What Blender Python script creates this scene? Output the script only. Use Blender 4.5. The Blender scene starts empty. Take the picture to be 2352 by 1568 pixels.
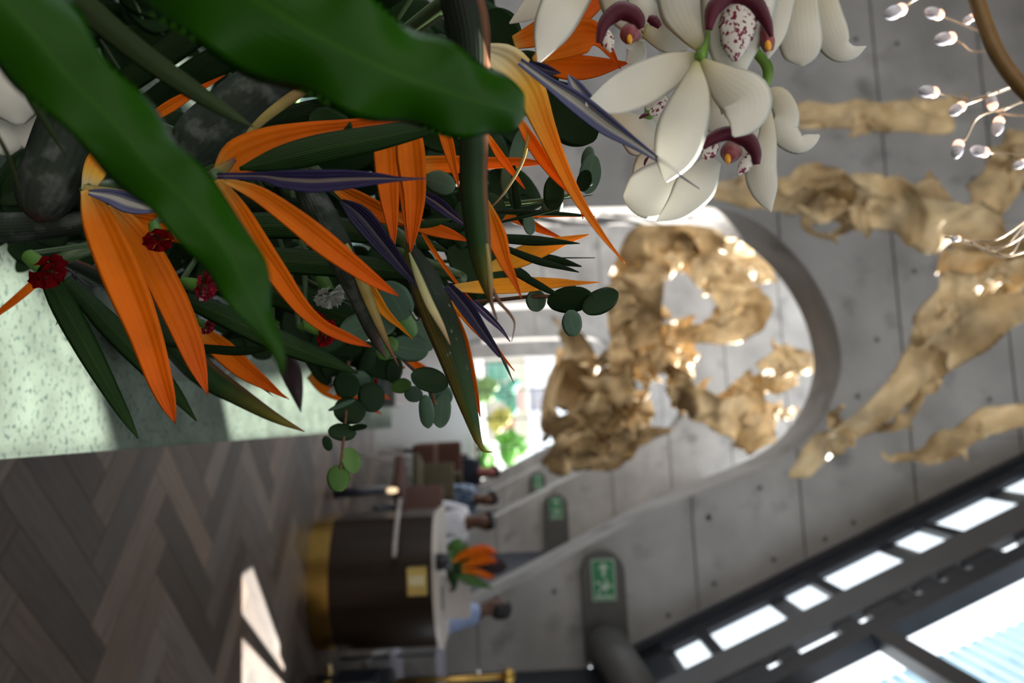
import bpy, bmesh, math, random
from mathutils import Vector, Matrix
from mathutils.geometry import tessellate_polygon
random.seed(7)
S = bpy.context.scene
COL = S.collection
# ------------------------------------------------------------------ camera
FP = 1829.0                      # focal length in pixels of the 2352 px wide frame (28 mm)
CAM = Vector((0, 0, 1.70))
ROLL = 0.048
VPX, VPY = 1190.0, 955.0         # where the depth axis of the hall meets the picture
_y = Vector((VPY-784, VPX-1176, FP)).normalized()
_z = Vector((-math.sin(ROLL), math.cos(ROLL), 0)); _z = (_z-_y*_z.dot(_y)).normalized()
_x = _y.cross(_z)
if _x[0] < 0: _x = -_x
RGT = Vector((_x[0], _y[0], _z[0])); UPV = Vector((_x[1], _y[1], _z[1])); FWD = Vector((_x[2], _y[2], _z[2]))
cd = bpy.data.cameras.new('camera'); cam = bpy.data.objects.new('camera', cd); COL.objects.link(cam)
m = Matrix.Identity(4)
for i in range(3):
    m[i][0] = UPV[i]; m[i][1] = -RGT[i]; m[i][2] = -FWD[i]; m[i][3] = CAM[i]
cam.matrix_world = m
cd.sensor_fit = 'HORIZONTAL'; cd.sensor_width = 36; cd.lens = 36*FP/2352
cd.clip_start = 0.02; cd.clip_end = 300
cd.dof.use_dof = True; cd.dof.focus_distance = 0.56; cd.dof.aperture_fstop = 5.8; cd.dof.aperture_blades = 0
S.camera = cam
# ------------------------------------------------------------------ light
SUN = Vector((-0.8, -0.8, -1.0))
sd = bpy.data.lights.new('sun', 'SUN'); so = bpy.data.objects.new('sun', sd); COL.objects.link(so)
sd.energy = 28.0; sd.angle = 0.0093; sd.color = (1.0, 0.95, 0.88)
so.location = (6, 8, 14); so.rotation_euler = SUN.to_track_quat('-Z', 'Y').to_euler()
W = bpy.data.worlds.new('sky'); S.world = W; W.use_nodes = True
bg = W.node_tree.nodes['Background']; bg.inputs[0].default_value = (0.88, 0.94, 1.0, 1); bg.inputs[1].default_value = 2.4
S.view_settings.view_transform = 'Standard'; S.view_settings.look = 'None'
S.view_settings.exposure = 0.0; S.view_settings.gamma = 1.0; S.view_settings.use_curve_mapping = False
S.cycles.max_bounces = 5; S.cycles.diffuse_bounces = 3; S.cycles.glossy_bounces = 2; S.cycles.transmission_bounces = 3; S.cycles.transparent_max_bounces = 12; S.cycles.adaptive_threshold = 0.05; S.cycles.caustics_reflective = False; S.cycles.caustics_refractive = False

# ------------------------------------------------------------------ helpers
def ray(x, y): return FWD + UPV*((x-1176)/FP) + RGT*((y-784)/FP)
def P(x, y, d): return CAM + ray(x, y)*d
def atY(x, y, Y): r = ray(x, y); return CAM + r*((Y-CAM.y)/r.y)
def atZ(x, y, Z): r = ray(x, y); return CAM + r*((Z-CAM.z)/r.z)
def srgb(r, g, b):
    f = lambda c: (c/255/12.92) if c/255 <= 0.04045 else ((c/255+0.055)/1.055)**2.4
    return (f(r), f(g), f(b))
def lerp(a, b, t): return a+(b-a)*t

def node(nt, kind, **kw):
    n = nt.nodes.new(kind)
    for k, v in kw.items(): setattr(n, k, v)
    return n
def mat(name, col, rough=0.5, metal=0.0, var=0.25, scale=8.0, bump=0.0, bscale=40.0, trans=0.0, ramp=None, across=None, stripes=0.0, nstripe=14,
        coat=0.0, emit=None, stretch=None, spec=0.5, blotch=None, coords='Object'):
    """procedural material: colour (optionally a ramp along / across the UV), mottling, fine relief"""
    M = bpy.data.materials.new(name); M.use_nodes = True
    nt = M.node_tree; B = nt.nodes['Principled BSDF']; L = nt.links.new
    tc = node(nt, 'ShaderNodeTexCoord')
    if ramp or across:
        sep = node(nt, 'ShaderNodeSeparateXYZ'); L(tc.outputs['UV'], sep.inputs[0])
    if ramp:
        r = node(nt, 'ShaderNodeValToRGB'); e = r.color_ramp.elements
        while len(e) < len(ramp): e.new(0.5)
        for k, (p, c) in enumerate(ramp): e[k].position = p; e[k].color = (*c, 1)
        L(sep.outputs[0], r.inputs[0]); colsock = r.outputs[0]
    else:
        c = node(nt, 'ShaderNodeRGB'); c.outputs[0].default_value = (*col, 1); colsock = c.outputs[0]
    if across:                                   # (ramp of mask, colour) across the width
        r2 = node(nt, 'ShaderNodeValToRGB'); e = r2.color_ramp.elements
        while len(e) < len(across[0]): e.new(0.5)
        for k, (p, v) in enumerate(across[0]): e[k].position = p; e[k].color = (v, v, v, 1)
        L(sep.outputs[1], r2.inputs[0])
        mx = node(nt, 'ShaderNodeMix', data_type='RGBA'); L(r2.outputs[0], mx.inputs[0]); L(colsock, mx.inputs[6]); mx.inputs[7].default_value = (*across[1], 1)
        colsock = mx.outputs[2]
    vec = tc.outputs[coords]
    if stretch:
        mp = node(nt, 'ShaderNodeMapping'); mp.inputs['Scale'].default_value = stretch; L(vec, mp.inputs[0]); vec = mp.outputs[0]
    if var:
        nz = node(nt, 'ShaderNodeTexNoise'); nz.inputs['Scale'].default_value = scale; nz.inputs['Detail'].default_value = 3; L(vec, nz.inputs['Vector'])
        mr = node(nt, 'ShaderNodeMapRange'); mr.inputs[1].default_value = 0.3; mr.inputs[2].default_value = 0.7
        mr.inputs[3].default_value = 1-var; mr.inputs[4].default_value = 1+var; L(nz.outputs[0], mr.inputs[0])
        vm = node(nt, 'ShaderNodeVectorMath', operation='SCALE'); L(colsock, vm.inputs[0]); L(mr.outputs[0], vm.inputs[3]); colsock = vm.outputs[0]
    if blotch:                                   # (scale, lo, hi, colour) : spots of another colour
        nb = node(nt, 'ShaderNodeTexNoise'); nb.inputs['Scale'].default_value = blotch[0]; nb.inputs['Detail'].default_value = 4; L(vec, nb.inputs['Vector'])
        mb = node(nt, 'ShaderNodeMapRange'); mb.inputs[1].default_value = blotch[1]; mb.inputs[2].default_value = blotch[2]; L(nb.outputs[0], mb.inputs[0])
        mx = node(nt, 'ShaderNodeMix', data_type='RGBA'); L(mb.outputs[0], mx.inputs[0]); L(colsock, mx.inputs[6]); mx.inputs[7].default_value = (*blotch[3], 1)
        colsock = mx.outputs[2]
    L(colsock, B.inputs['Base Color'])
    B.inputs['Roughness'].default_value = rough; B.inputs['Metallic'].default_value = metal
    B.inputs['Specular IOR Level'].default_value = spec
    if coat: B.inputs['Coat Weight'].default_value = coat; B.inputs['Coat Roughness'].default_value = 0.15
    hs = None
    if stripes:
        sp = node(nt, 'ShaderNodeSeparateXYZ'); L(tc.outputs['UV'], sp.inputs[0])
        mu = node(nt, 'ShaderNodeMath', operation='MULTIPLY'); mu.inputs[1].default_value = nstripe*6.2832; L(sp.outputs[1], mu.inputs[0])
        sn = node(nt, 'ShaderNodeMath', operation='SINE'); L(mu.outputs[0], sn.inputs[0]); hs = sn.outputs[0]
        bp = node(nt, 'ShaderNodeBump'); bp.inputs['Strength'].default_value = stripes; bp.inputs['Distance'].default_value = 0.001
        L(hs, bp.inputs['Height']); L(bp.outputs[0], B.inputs['Normal'])
    elif bump:
        nb = node(nt, 'ShaderNodeTexNoise'); nb.inputs['Scale'].default_value = bscale; nb.inputs['Detail'].default_value = 3; L(vec, nb.inputs['Vector'])
        bp = node(nt, 'ShaderNodeBump'); bp.inputs['Strength'].default_value = bump; bp.inputs['Distance'].default_value = 0.01
        L(nb.outputs[0], bp.inputs['Height']); L(bp.outputs[0], B.inputs['Normal'])
    if emit: B.inputs['Emission Color'].default_value = (*emit[0], 1); B.inputs['Emission Strength'].default_value = emit[1]
    if trans:
        tr = node(nt, 'ShaderNodeBsdfTranslucent'); L(colsock, tr.inputs[0])
        ms = node(nt, 'ShaderNodeMixShader'); ms.inputs[0].default_value = trans
        L(B.outputs[0], ms.inputs[1]); L(tr.outputs[0], ms.inputs[2]); L(ms.outputs[0], nt.nodes['Material Output'].inputs[0])
    return M
def glassmat(name, tint=(1, 1, 1), gloss=0.08, rough=0.02, bump=0.0, bscale=60, fres=1.45):
    M = bpy.data.materials.new(name); M.use_nodes = True; nt = M.node_tree; L = nt.links.new
    nt.nodes.remove(nt.nodes['Principled BSDF'])
    t = node(nt, 'ShaderNodeBsdfTransparent'); t.inputs[0].default_value = (*tint, 1)
    g = node(nt, 'ShaderNodeBsdfGlossy'); g.inputs['Roughness'].default_value = rough
    fr = node(nt, 'ShaderNodeLayerWeight'); fr.inputs[0].default_value = 0.5
    pw = node(nt, 'ShaderNodeMath', operation='POWER'); pw.inputs[1].default_value = 4.0; L(fr.outputs['Facing'], pw.inputs[0])
    ma = node(nt, 'ShaderNodeMath', operation='MULTIPLY_ADD'); ma.inputs[1].default_value = 0.6; ma.inputs[2].default_value = (fres-1)*0.09; L(pw.outputs[0], ma.inputs[0])
    ms = node(nt, 'ShaderNodeMixShader'); L(ma.outputs[0], ms.inputs[0]); L(t.outputs[0], ms.inputs[1]); L(g.outputs[0], ms.inputs[2])
    L(ms.outputs[0], nt.nodes['Material Output'].inputs[0])
    if bump:
        tc = node(nt, 'ShaderNodeTexCoord'); v = node(nt, 'ShaderNodeTexVoronoi'); v.inputs['Scale'].default_value = bscale; L(tc.outputs['Object'], v.inputs[0])
        bp = node(nt, 'ShaderNodeBump'); bp.inputs['Strength'].default_value = bump; bp.inputs['Distance'].default_value = 0.004
        L(v.outputs[0], bp.inputs['Height']); L(bp.outputs[0], g.inputs['Normal']); L(bp.outputs[0], fr.inputs['Normal'])
    return M

def tag(o, label=None, cat=None, group=None, kind=None):
    if label: o['label'] = label
    if cat: o['category'] = cat
    if group: o['group'] = group
    if kind: o['kind'] = kind
    return o
def thing(name, label, cat, loc=(0, 0, 0), group=None, kind=None):
    o = bpy.data.objects.new(name, None); COL.objects.link(o); o.location = loc; o.empty_display_size = 0.05
    return tag(o, label, cat, group, kind)
def origin(o):
    v = Vector((0, 0, 0))
    while o is not None: v += Vector(o.location); o = o.parent
    return v
def obj(name, me, material, parent=None, smooth=True, base=None):
    """link a mesh whose vertices are in world space; its own origin is moved to base"""
    if isinstance(me, bmesh.types.BMesh):
        b = me; bmesh.ops.recalc_face_normals(b, faces=b.faces[:]); me = bpy.data.meshes.new(name); b.to_mesh(me); b.free()
    o = bpy.data.objects.new(name, me); COL.objects.link(o)
    if parent is not None:
        o.parent = parent; off = origin(parent)
        me.transform(Matrix.Translation(-off))
    elif base is not None:
        me.transform(Matrix.Translation(-Vector(base))); o.location = base
    for q in (material if isinstance(material, (list, tuple)) else [material]): me.materials.append(q)
    if smooth:
        for p in me.polygons: p.use_smooth = True
    return o
def catmull(pts, n):
    k = len(pts); out = []
    for i in range(n+1):
        t = i/n*(k-1); a = min(int(t), k-2); u = t-a
        p0 = pts[max(a-1, 0)]; p1 = pts[a]; p2 = pts[a+1]; p3 = pts[min(a+2, k-1)]
        out.append(tuple(0.5*((2*b)+(-q+c)*u+(2*q-5*b+4*c-e)*u*u+(-q+3*b-3*c+e)*u**3) for q, b, c, e in zip(p0, p1, p2, p3)))
    return out
def blade(pts, d=0.5, cup=0.25, thick=0.05, fold=0.0, roll=0.0, wave=0.0, nw=5, n=22, m=6, twist=0.0, dd=None, crumple=0.0, seed=0, edge=1.0, bm=None):
    """a leaf, petal, pod or scrap lofted along a spine; pts = (x, y, width[, depth]) at picture scale, each at its own distance"""
    q = []
    for i, p in enumerate(pts):
        dep = p[3] if len(p) > 3 else (d if dd is None else lerp(d, dd, i/(len(pts)-1)))
        w = P(p[0], p[1], dep); q.append((w.x, w.y, w.z, max(p[2], 0.6)*dep/FP/2))
    n = max(n, len(pts)*3); s = catmull(q, n)
    pos = [Vector(a[:3]) for a in s]; hw = [max(a[3], 1e-4) for a in s]
    own = bm is None
    if own: bm = bmesh.new()
    uvl = bm.loops.layers.uv.verify(); rnd = random.Random(seed)
    ph = rnd.random()*6; fr = [rnd.uniform(1.5, 5) for _ in range(6)]; fp = [rnd.random()*6 for _ in range(6)]
    rings = []; uvs = {}
    for i, c in enumerate(pos):
        T = (pos[min(i+1, n)]-pos[max(i-1, 0)]).normalized(); V = (c-CAM).normalized()
        sd_ = T.cross(V)
        sd_ = sd_.normalized() if sd_.length > 1e-5 else RGT
        N = sd_.cross(T).normalized()
        if N.dot(V) > 0: N = -N
        t = i/n; ang = math.radians(roll+twist*(t-0.5))
        ca, sa = math.cos(ang), math.sin(ang); A = sd_*ca+N*sa; N2 = N*ca-sd_*sa
        h = hw[i]/max(0.45, abs(ca)); th = thick*max(hw)*0.9+0.0002
        ring = []
        for side in (1, -1):
            rng = range(m+1) if side == 1 else range(m-1, 0, -1)
            for k in rng:
                u = -1+2*k/m
                z = cup*(1-u*u)*h - fold*abs(u)*h + side*th*max(0, 1-u*u)**0.5*min(1, hw[i]/max(hw)*2)
                e = 0
                if wave: z += wave*h*abs(u)**2*math.sin(t*nw*6.28+ph+(1.7 if u > 0 else 0)); e = wave*0.22*h*u*math.sin(t*nw*7.9+ph*2+(2.1 if u > 0 else 0))
                if crumple:
                    z += crumple*h*(math.sin(fr[0]*6*t+fp[0]+u*fr[1])*0.5+math.sin(fr[2]*9*t+fp[2]-u*fr[3]*1.3)*0.35+math.sin(fr[4]*17*t+fp[4]+u*5)*0.18)
                    e += crumple*h*u*0.35*math.sin(fr[5]*11*t+fp[5]+(2 if u > 0 else 0))
                v = bm.verts.new(c+A*(h*u*edge+e)+N2*z); uvs[v] = (t, k/m); ring.append(v)
        rings.append(ring)
    R = len(rings[0])
    for i in range(n):
        for k in range(R):
            a, b_ = rings[i], rings[i+1]; bm.faces.new((a[k], a[(k+1) % R], b_[(k+1) % R], b_[k]))
    bm.faces.new(rings[0][::-1]); bm.faces.new(rings[-1])
    for f in bm.faces:
        for l in f.loops:
            if l.vert in uvs: l[uvl].uv = uvs[l.vert]
    return bm
def tube(pts, r, sides=8, n=None, bm=None, taper=1.0):
    """round rod through world points; r a number or one radius per point"""
    rr = r if isinstance(r, (list, tuple)) else [lerp(r, r*taper, i/(len(pts)-1)) for i in range(len(pts))]
    q = [(p[0], p[1], p[2], a) for p, a in zip(pts, rr)]
    if n: q = catmull(q, n)
    pos = [Vector(a[:3]) for a in q]; own = bm is None
    if own: bm = bmesh.new()
    rings = []; up = Vector((0.3, 0.2, 0.9))
    for i, c in enumerate(pos):
        T = (pos[min(i+1, len(pos)-1)]-pos[max(i-1, 0)]).normalized()
        A = T.cross(up)
        if A.length < 1e-3: A = T.cross(Vector((1, 0, 0)))
        A.normalize(); B = T.cross(A)
        rings.append([bm.verts.new(c+(A*math.cos(6.28319*k/sides)+B*math.sin(6.28319*k/sides))*q[i][3]) for k in range(sides)])
    for i in range(len(rings)-1):
        for k in range(sides):
            a, b_ = rings[i], rings[i+1]; bm.faces.new((a[k], a[(k+1) % sides], b_[(k+1) % sides], b_[k]))
    bm.faces.new(rings[0][::-1]); bm.faces.new(rings[-1])
    return bm
def box(x0, x1, y0, y1, z0, z1, bm=None, bevel=0.0):
    if bm is None: bm = bmesh.new()
    g = bmesh.ops.create_cube(bm, size=1.0); vs = g['verts']
    for v in vs: v.co = Vector((lerp(x0, x1, v.co.x+0.5), lerp(y0, y1, v.co.y+0.5), lerp(z0, z1, v.co.z+0.5)))
    if bevel: bmesh.ops.bevel(bm, geom=list({e for v in vs for e in v.link_edges}), offset=bevel, segments=2, affect='EDGES', profile=0.7)
    return bm
def lathe(prof, c, n=40, bm=None, a0=0.0, a1=6.28319):
    if bm is None: bm = bmesh.new()
    full = abs(a1-a0) > 6.28; cnt = n if full else n+1; rings = []
    for r, z in prof:
        rings.append([bm.verts.new((c[0]+r*math.cos(a0+(a1-a0)*k/n), c[1]+r*math.sin(a0+(a1-a0)*k/n), c[2]+z)) for k in range(cnt)])
    for i in range(len(prof)-1):
        for k in range(n):
            j = (k+1) % cnt
            bm.faces.new((rings[i][k], rings[i][j], rings[i+1][j], rings[i+1][k]))
    return bm
def prism(poly, ax, a0, a1, bm=None):
    """extrude a 2D polygon: ax 'y' -> poly is (x, z), 'x' -> (y, z), 'z' -> (x, y)"""
    if bm is None: bm = bmesh.new()
    mk = {'y': lambda p, a: (p[0], a, p[1]), 'x': lambda p, a: (a, p[0], p[1]), 'z': lambda p, a: (p[0], p[1], a)}[ax]
    A = [bm.verts.new(mk(p, a0)) for p in poly]; B = [bm.verts.new(mk(p, a1)) for p in poly]; n = len(poly)
    for k in range(n): bm.faces.new((A[k], A[(k+1) % n], B[(k+1) % n], B[k]))
    for T in tessellate_polygon([[Vector((p[0], p[1], 0)) for p in poly]]):
        bm.faces.new([A[i] for i in T]); bm.faces.new([B[i] for i in T])
    return bm
def blob(c, r, sub=2, noise=0.0, seed=0, bm=None, sc=(1, 1, 1)):
    if bm is None: bm = bmesh.new()
    g = bmesh.ops.create_icosphere(bm, subdivisions=sub, radius=1.0); rn = random.Random(seed)
    a = [Vector((rn.uniform(-1, 1), rn.uniform(-1, 1), rn.uniform(-1, 1))).normalized()*rn.uniform(3, 7) for _ in range(4)]
    for v in g['verts']:
        k = 1+noise*sum(math.sin(v.co.dot(w)+j) for j, w in enumerate(a))/2
        v.co = Vector(c)+Vector((v.co.x*sc[0], v.co.y*sc[1], v.co.z*sc[2]))*r*k
    return bm
# ------------------------------------------------------------------ setting
M_conc = mat('cast_concrete', (0.33, 0.318, 0.305), 0.75, var=0.22, scale=1.3, bump=0.25, bscale=14, blotch=(2.5, 0.56, 0.8, (0.15, 0.145, 0.14)))
M_joint = mat('concrete_joint', (0.17, 0.16, 0.15), 0.85, var=0.1)
M_dark = mat('dark_steel', (0.018, 0.022, 0.032), 0.45, var=0.2)
M_beam = mat('grey_painted_beam', (0.120, 0.122, 0.128), 0.6, var=0.08, scale=2)
M_hole = mat('tie_hole_shade', (0.10, 0.10, 0.10), 0.9, var=0.1)
M_pane = glassmat('window_glass', (0.97, 0.99, 1.0))
M_white = mat('white_panel', (0.75, 0.76, 0.76), 0.5, var=0.05)
M_brass = mat('brass', (0.50, 0.31, 0.08), 0.28, 1.0, var=0.15, scale=6)
M_ground = mat('paving', (0.30, 0.30, 0.29), 0.9, var=0.15, scale=0.6)

# floor of herringbone planks
M_sub = mat('floor_base', (0.085, 0.068, 0.055), 0.42, var=0.3, scale=2.2, stretch=(1, 4, 1))
def plank_material():
    M = mat('oak_plank', (0.100, 0.078, 0.063), 0.5, var=0.30, scale=3.0, stretch=(1.2, 14, 14), bump=0.08, bscale=9)
    nt = M.node_tree; B = nt.nodes['Principled BSDF']; lk = B.inputs['Base Color'].links[0]; src = lk.from_socket
    oi = node(nt, 'ShaderNodeObjectInfo'); mr = node(nt, 'ShaderNodeMapRange'); mr.inputs[3].default_value = 0.45; mr.inputs[4].default_value = 1.65
    nt.links.new(oi.outputs['Random'], mr.inputs[0])
    vm = node(nt, 'ShaderNodeVectorMath', operation='SCALE'); nt.links.new(src, vm.inputs[0]); nt.links.new(mr.outputs[0], vm.inputs[3])
    m7 = node(nt, 'ShaderNodeMath', operation='MULTIPLY'); m7.inputs[1].default_value = 7.31; nt.links.new(oi.outputs['Random'], m7.inputs[0])
    fr = node(nt, 'ShaderNodeMath', operation='FRACT'); nt.links.new(m7.outputs[0], fr.inputs[0])
    tn = node(nt, 'ShaderNodeMix', data_type='RGBA'); tn.inputs[6].default_value = (1.12, 0.95, 0.80, 1); tn.inputs[7].default_value = (0.92, 0.98, 1.04, 1); nt.links.new(fr.outputs[0], tn.inputs[0])
    vx = node(nt, 'ShaderNodeVectorMath', operation='MULTIPLY'); nt.links.new(vm.outputs[0], vx.inputs[0]); nt.links.new(tn.outputs[2], vx.inputs[1]); nt.links.new(vx.outputs[0], B.inputs['Base Color'])
    return M
M_plank = plank_material()
floor = tag(obj('floor', box(-9, 6, -5, 33, -0.12, -0.012), M_sub, smooth=False), 'dark brown oak floor laid in herringbone', None, None, 'structure')
PL, PW = 0.80, 0.165
pm = bpy.data.meshes.new('plank'); b = box(-PL/2+0.0015, PL/2-0.0015, -PW/2+0.0015, PW/2-0.0015, -0.012, 0.0, bevel=0.0012); b.to_mesh(pm); b.free(); pm.materials.append(M_plank)
c45 = math.cos(math.pi/4); cand = []
for j in range(-12, 13):
    for k in range(-60, 60):
        for hv in (0, 1):
            ox, oy = k*PW+j*PL, k*PW-j*PL
            cx, cy = (ox+PL/2, oy+PW/2) if hv == 0 else (ox-PW/2, oy+PL/2)
            X = (cx+cy)*c45+0.4; Y = (cy-cx)*c45+4.87
            if 2.2 < Y < 9.6 and -0.45 < X < 2.5 and X < 0.40*Y+0.3: cand.append((Y, X, hv))
cand.sort()
for Y, X, hv in cand[:300]:
    o = bpy.data.objects.new('plank', pm); COL.objects.link(o); o.parent = floor; o.location = (X, Y, 0); o.rotation_euler.z = -math.pi/4+(math.pi/2 if hv else 0)
tag(obj('trim_1', box(-0.2, 2.6, 2.5, 2.515, -0.002, 0.004), mat('steel_strip', (0.35, 0.42, 0.5), 0.3, 1.0)), kind='structure')

# cross walls with leaning arched openings
Y1 = 8.5; DY = 7.2; TH = 0.80
arc = [(1300, 478), (1560, 474), (1630, 476), (1700, 492), (1780, 540), (1850, 612), (1900, 695), (1925, 770), (1932, 840), (1915, 910), (1880, 975), (1830, 1028), (1760, 1068), (1640, 1118), (1509, 1172), (1310, 1275), (1100, 1386)]
A2 = [(atY(x, y, Y1).x, atY(x, y, Y1).z) for x, y in arc]
ap = max(range(len(A2)), key=lambda i: A2[i][1])
# smooth the arch head
sm = catmull(A2[:14], 60); A2 = list(sm)+A2[14:]
ap = max(range(len(A2)), key=lambda i: A2[i][1])
(xa, za), (xb, zb) = A2[-2], A2[-1]
foot = xb+(xb-xa)/(zb-za)*(0-zb)
E1, E2 = atY(2352, 1050, Y1), atY(1480, 1480, Y1)        # outer leaning edge of the wall
SL = (E1.x-E2.x)/(E1.z-E2.z); XR = 2.62
def slope_x(z): return E2.x+SL*(z-E2.z)
zk = E2.z+(XR-E2.x)/SL
TOP = 9.0; LEFT = -6.5
left_poly = [(LEFT, 0), (A2[0][0], 0)]+A2[:ap+1]+[(A2[ap][0], TOP), (LEFT, TOP)]
rp = A2[ap:]
if foot > XR: rp = rp+[(XR, zb+(0-zb)*(XR-xb)/(foot-xb))]
else: rp = rp+[(foot, 0), (XR, 0)]
right_poly = rp+[(XR, zk), (slope_x(TOP), TOP), (A2[ap][0], TOP)]
def clip(poly, lo, hi):
    for sgn, lim in ((1, lo), (-1, hi)):
        out = []
        for i in range(len(poly)):
            a, c = poly[i], poly[(i+1) % len(poly)]; ia, ic = sgn*(a[1]-lim) >= 0, sgn*(c[1]-lim) >= 0
            if ia: out.append(a)
            if ia != ic:
                t = (lim-a[1])/(c[1]-a[1]); out.append((a[0]+(c[0]-a[0])*t, lim))
        poly = out
        if len(poly) < 3: return []
    return poly
courses = [0, 1.17, 2.32, 3.47, 4.62, 5.83, 6.98, 8.1, TOP]
panel_meshes = []
for i in range(len(courses)-1):
    for poly in (left_poly, right_poly):
        q = clip(poly, courses[i]+0.012, courses[i+1]-0.012)
        q = [p for k, p in enumerate(q) if (Vector(p)-Vector(q[k-1])).length > 1e-4]
        if len(q) < 3: continue
        bm = prism(q, 'y', 0.0, 0.05); bmesh.ops.recalc_face_normals(bm, faces=bm.faces[:])
        me = bpy.data.meshes.new('concrete_panel'); bm.to_mesh(me); bm.free(); me.materials.append(M_conc); panel_meshes.append(me)
for w in range(4):
    Y = Y1+DY*w
    bm = prism(left_poly, 'y', Y+0.04, Y+TH); prism(right_poly, 'y', Y+0.04, Y+TH, bm)
    wl = tag(obj(['wall_front', 'wall_middle', 'wall_rear', 'wall_back'][w], bm, M_conc, smooth=False), ['concrete cross wall nearest the desk with leaning arched opening', 'second concrete cross wall seen through the near arch', 'third concrete cross wall seen through two arches', 'last concrete cross wall before the street window'][w], None, None, 'structure')
    for me in panel_meshes:
        o = bpy.data.objects.new('concrete_panel', me); COL.objects.link(o); o.parent = wl; o.location = (0, Y, 0)
    if w == 0:
        for (x, y) in ((2236, 410), (2100, 623), (2014, 780), (2262, 772), (2273, 917), (1627, 1187), (1640, 1340), (1535, 1413), (1777, 1285), (1895, 1238), (1628, 1190), (2240, 420), (2050, 410), (2060, 100), (1965, 90), (1273, 1358), (1745, 1120), (1970, 910), (1960, 1200)):
            p = atY(x, y, Y); bm = lathe([(0.0001, 0), (0.028, 0), (0.028, 0.02)], (0, 0, 0), 12)
            o = obj('tie_hole', bm, M_hole, smooth=False); o.parent = wl; o.location = (p.x, Y+0.0005-0.004, p.z); o.rotation_euler.x = -math.pi/2

# leaning glazed wall on the right of the hall
def slant(Y0, Y1_, z0, z1, t0, t1, bm=None):
    """box lying in the leaning plane; t = offset square to the plane (outwards +)"""
    if bm is None: bm = bmesh.new()
    nx, nz = 1/math.hypot(1, SL), -SL/math.hypot(1, SL)
    vs = []
    for t in (t0, t1):
        for Y_, z in ((Y0, z0), (Y1_, z0), (Y1_, z1), (Y0, z1)):
            vs.append(bm.verts.new((slope_x(z)+nx*t, Y_, z+nz*t)))
    for f in ((0, 1, 2, 3), (7, 6, 5, 4), (0, 4, 5, 1), (1, 5, 6, 2), (2, 6, 7, 3), (3, 7, 4, 0)): bm.faces.new([vs[i] for i in f])
    return bm
def st(name, bm, m, parent=None, label=None):
    o = obj(name, bm, m, parent, smooth=False)
    if parent is None: tag(o, label, None, None, 'structure')
    return o
purl = [atY(x, y, 8.2).z for x, y in ((1602, 1422), (1850, 1300), (2103, 1180), (2352, 1060))]
dz = purl[1]-purl[0]
w1 = st('window_1', slant(8.36, 8.5, zk, TOP, -0.05, 0.05), M_dark, None, 'narrow strip of panes between the concrete wall and the grey beam')
st('frame', slant(8.04, 8.38, zk, TOP, -0.01, 0.05), M_dark, w1)
zz = purl[0]-2*dz
M_bl = mat('grey_blind', (0.10, 0.105, 0.115), 0.6)
while zz < TOP-0.2:
    if zz > zk:
        st('purlin', slant(7.3, 8.32, zz-0.05, zz+0.05, -0.02, 0.05), M_dark, w1)
    lo = max(zz, zk)
    if zz+dz > zk:
        st('pane', slant(7.3, 8.24, lo+0.05, zz+dz-0.05, 0.03, 0.04), M_pane, w1)
        st('blind_panel', slant(7.3, 8.24, max(lo, zz+dz*0.60), zz+dz*0.74, 0.05, 0.07), M_bl, w1)
    zz += dz
st('sill', slant(7.3, 8.4, zk-0.06, 3.02, -0.01, 0.05), M_dark, w1)
st('trim_2', slant(6.76, 7.30, zk, TOP, -0.04, 0.04), M_beam, None, 'grey painted leaning beam')
w2 = st('window_2', slant(6.30, 6.56, zk, TOP, -0.02, 0.12), M_dark, None, 'dark leaning steel frame of the large glazed bays')
zz = atY(1720, 1530, 6.6).z
st('spacer', slant(6.54, 6.78, zk, zz, -0.02, 0.1), M_dark, w2)
kk = 0
while zz < TOP-0.2:                                           # spacers leave short gaps of daylight
    lg = [0.10, 0.34, 0.10, 0.05, 0.05, 0.05, 0.05, 0.3][kk % 8]
    st('spacer', slant(6.54, 6.78, zz, zz+0.16+0.1*((kk*3) % 4 == 1), -0.02, 0.1), M_dark, w2); zz += 0.16+lg; kk += 1
pz = [atY(2070, 1395, 5.9).z]
pz = [pz[0]-3.2, pz[0]-1.6, pz[0], pz[0]+1.6, pz[0]+3.2]
for i, z in enumerate(pz):
    if z < zk-0.3 or z > TOP: continue
    st('purlin', slant(-3, 6.32, z-0.06, z+0.06, -0.03, 0.12), M_dark, w2)
# unseen sun mask: openings traced back from the lit patches on the counter
def sunhit(p):                                               # where the ray to the sun meets the leaning plane
    t = (slope_x(p.z)-p.x)/(-SUN.x-SL*(-SUN.z)); return p-SUN*t
TZ = 1.10
def T(x, y): return atZ(x, y, TZ)
patchA = [T(40, 560), T(-150, 560), T(-150, 1075), T(276, 1034), T(205, 790)]
patchB = [T(505, 880), T(532, 1012), T(815, 990), T(815, 830)]
def hole_loop(bm, loop): return [bm.verts.new(p) for p in loop]
def sheet_with_holes(name, outer, holes, m, thickness, kind=None):
    """flat opaque panel (3D points in one plane) with openings"""
    bm = bmesh.new(); ed = []
    for lp in [outer]+holes:
        vs = [bm.verts.new(p) for p in lp]
        for i in range(len(vs)): ed.append(bm.edges.new((vs[i], vs[(i+1) % len(vs)])))
    bmesh.ops.triangle_fill(bm, use_beauty=True, use_dissolve=False, edges=ed)
    n = (outer[1]-outer[0]).cross(outer[2]-outer[1]).normalized()
    g = bmesh.ops.extrude_face_region(bm, geom=bm.faces[:])
    bmesh.ops.translate(bm, verts=[v for v in g['geom'] if isinstance(v, bmesh.types.BMVert)], vec=n*thickness)
    o = obj(name, bm, m, smooth=False)
    if kind: o['kind'] = kind
    return o
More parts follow.
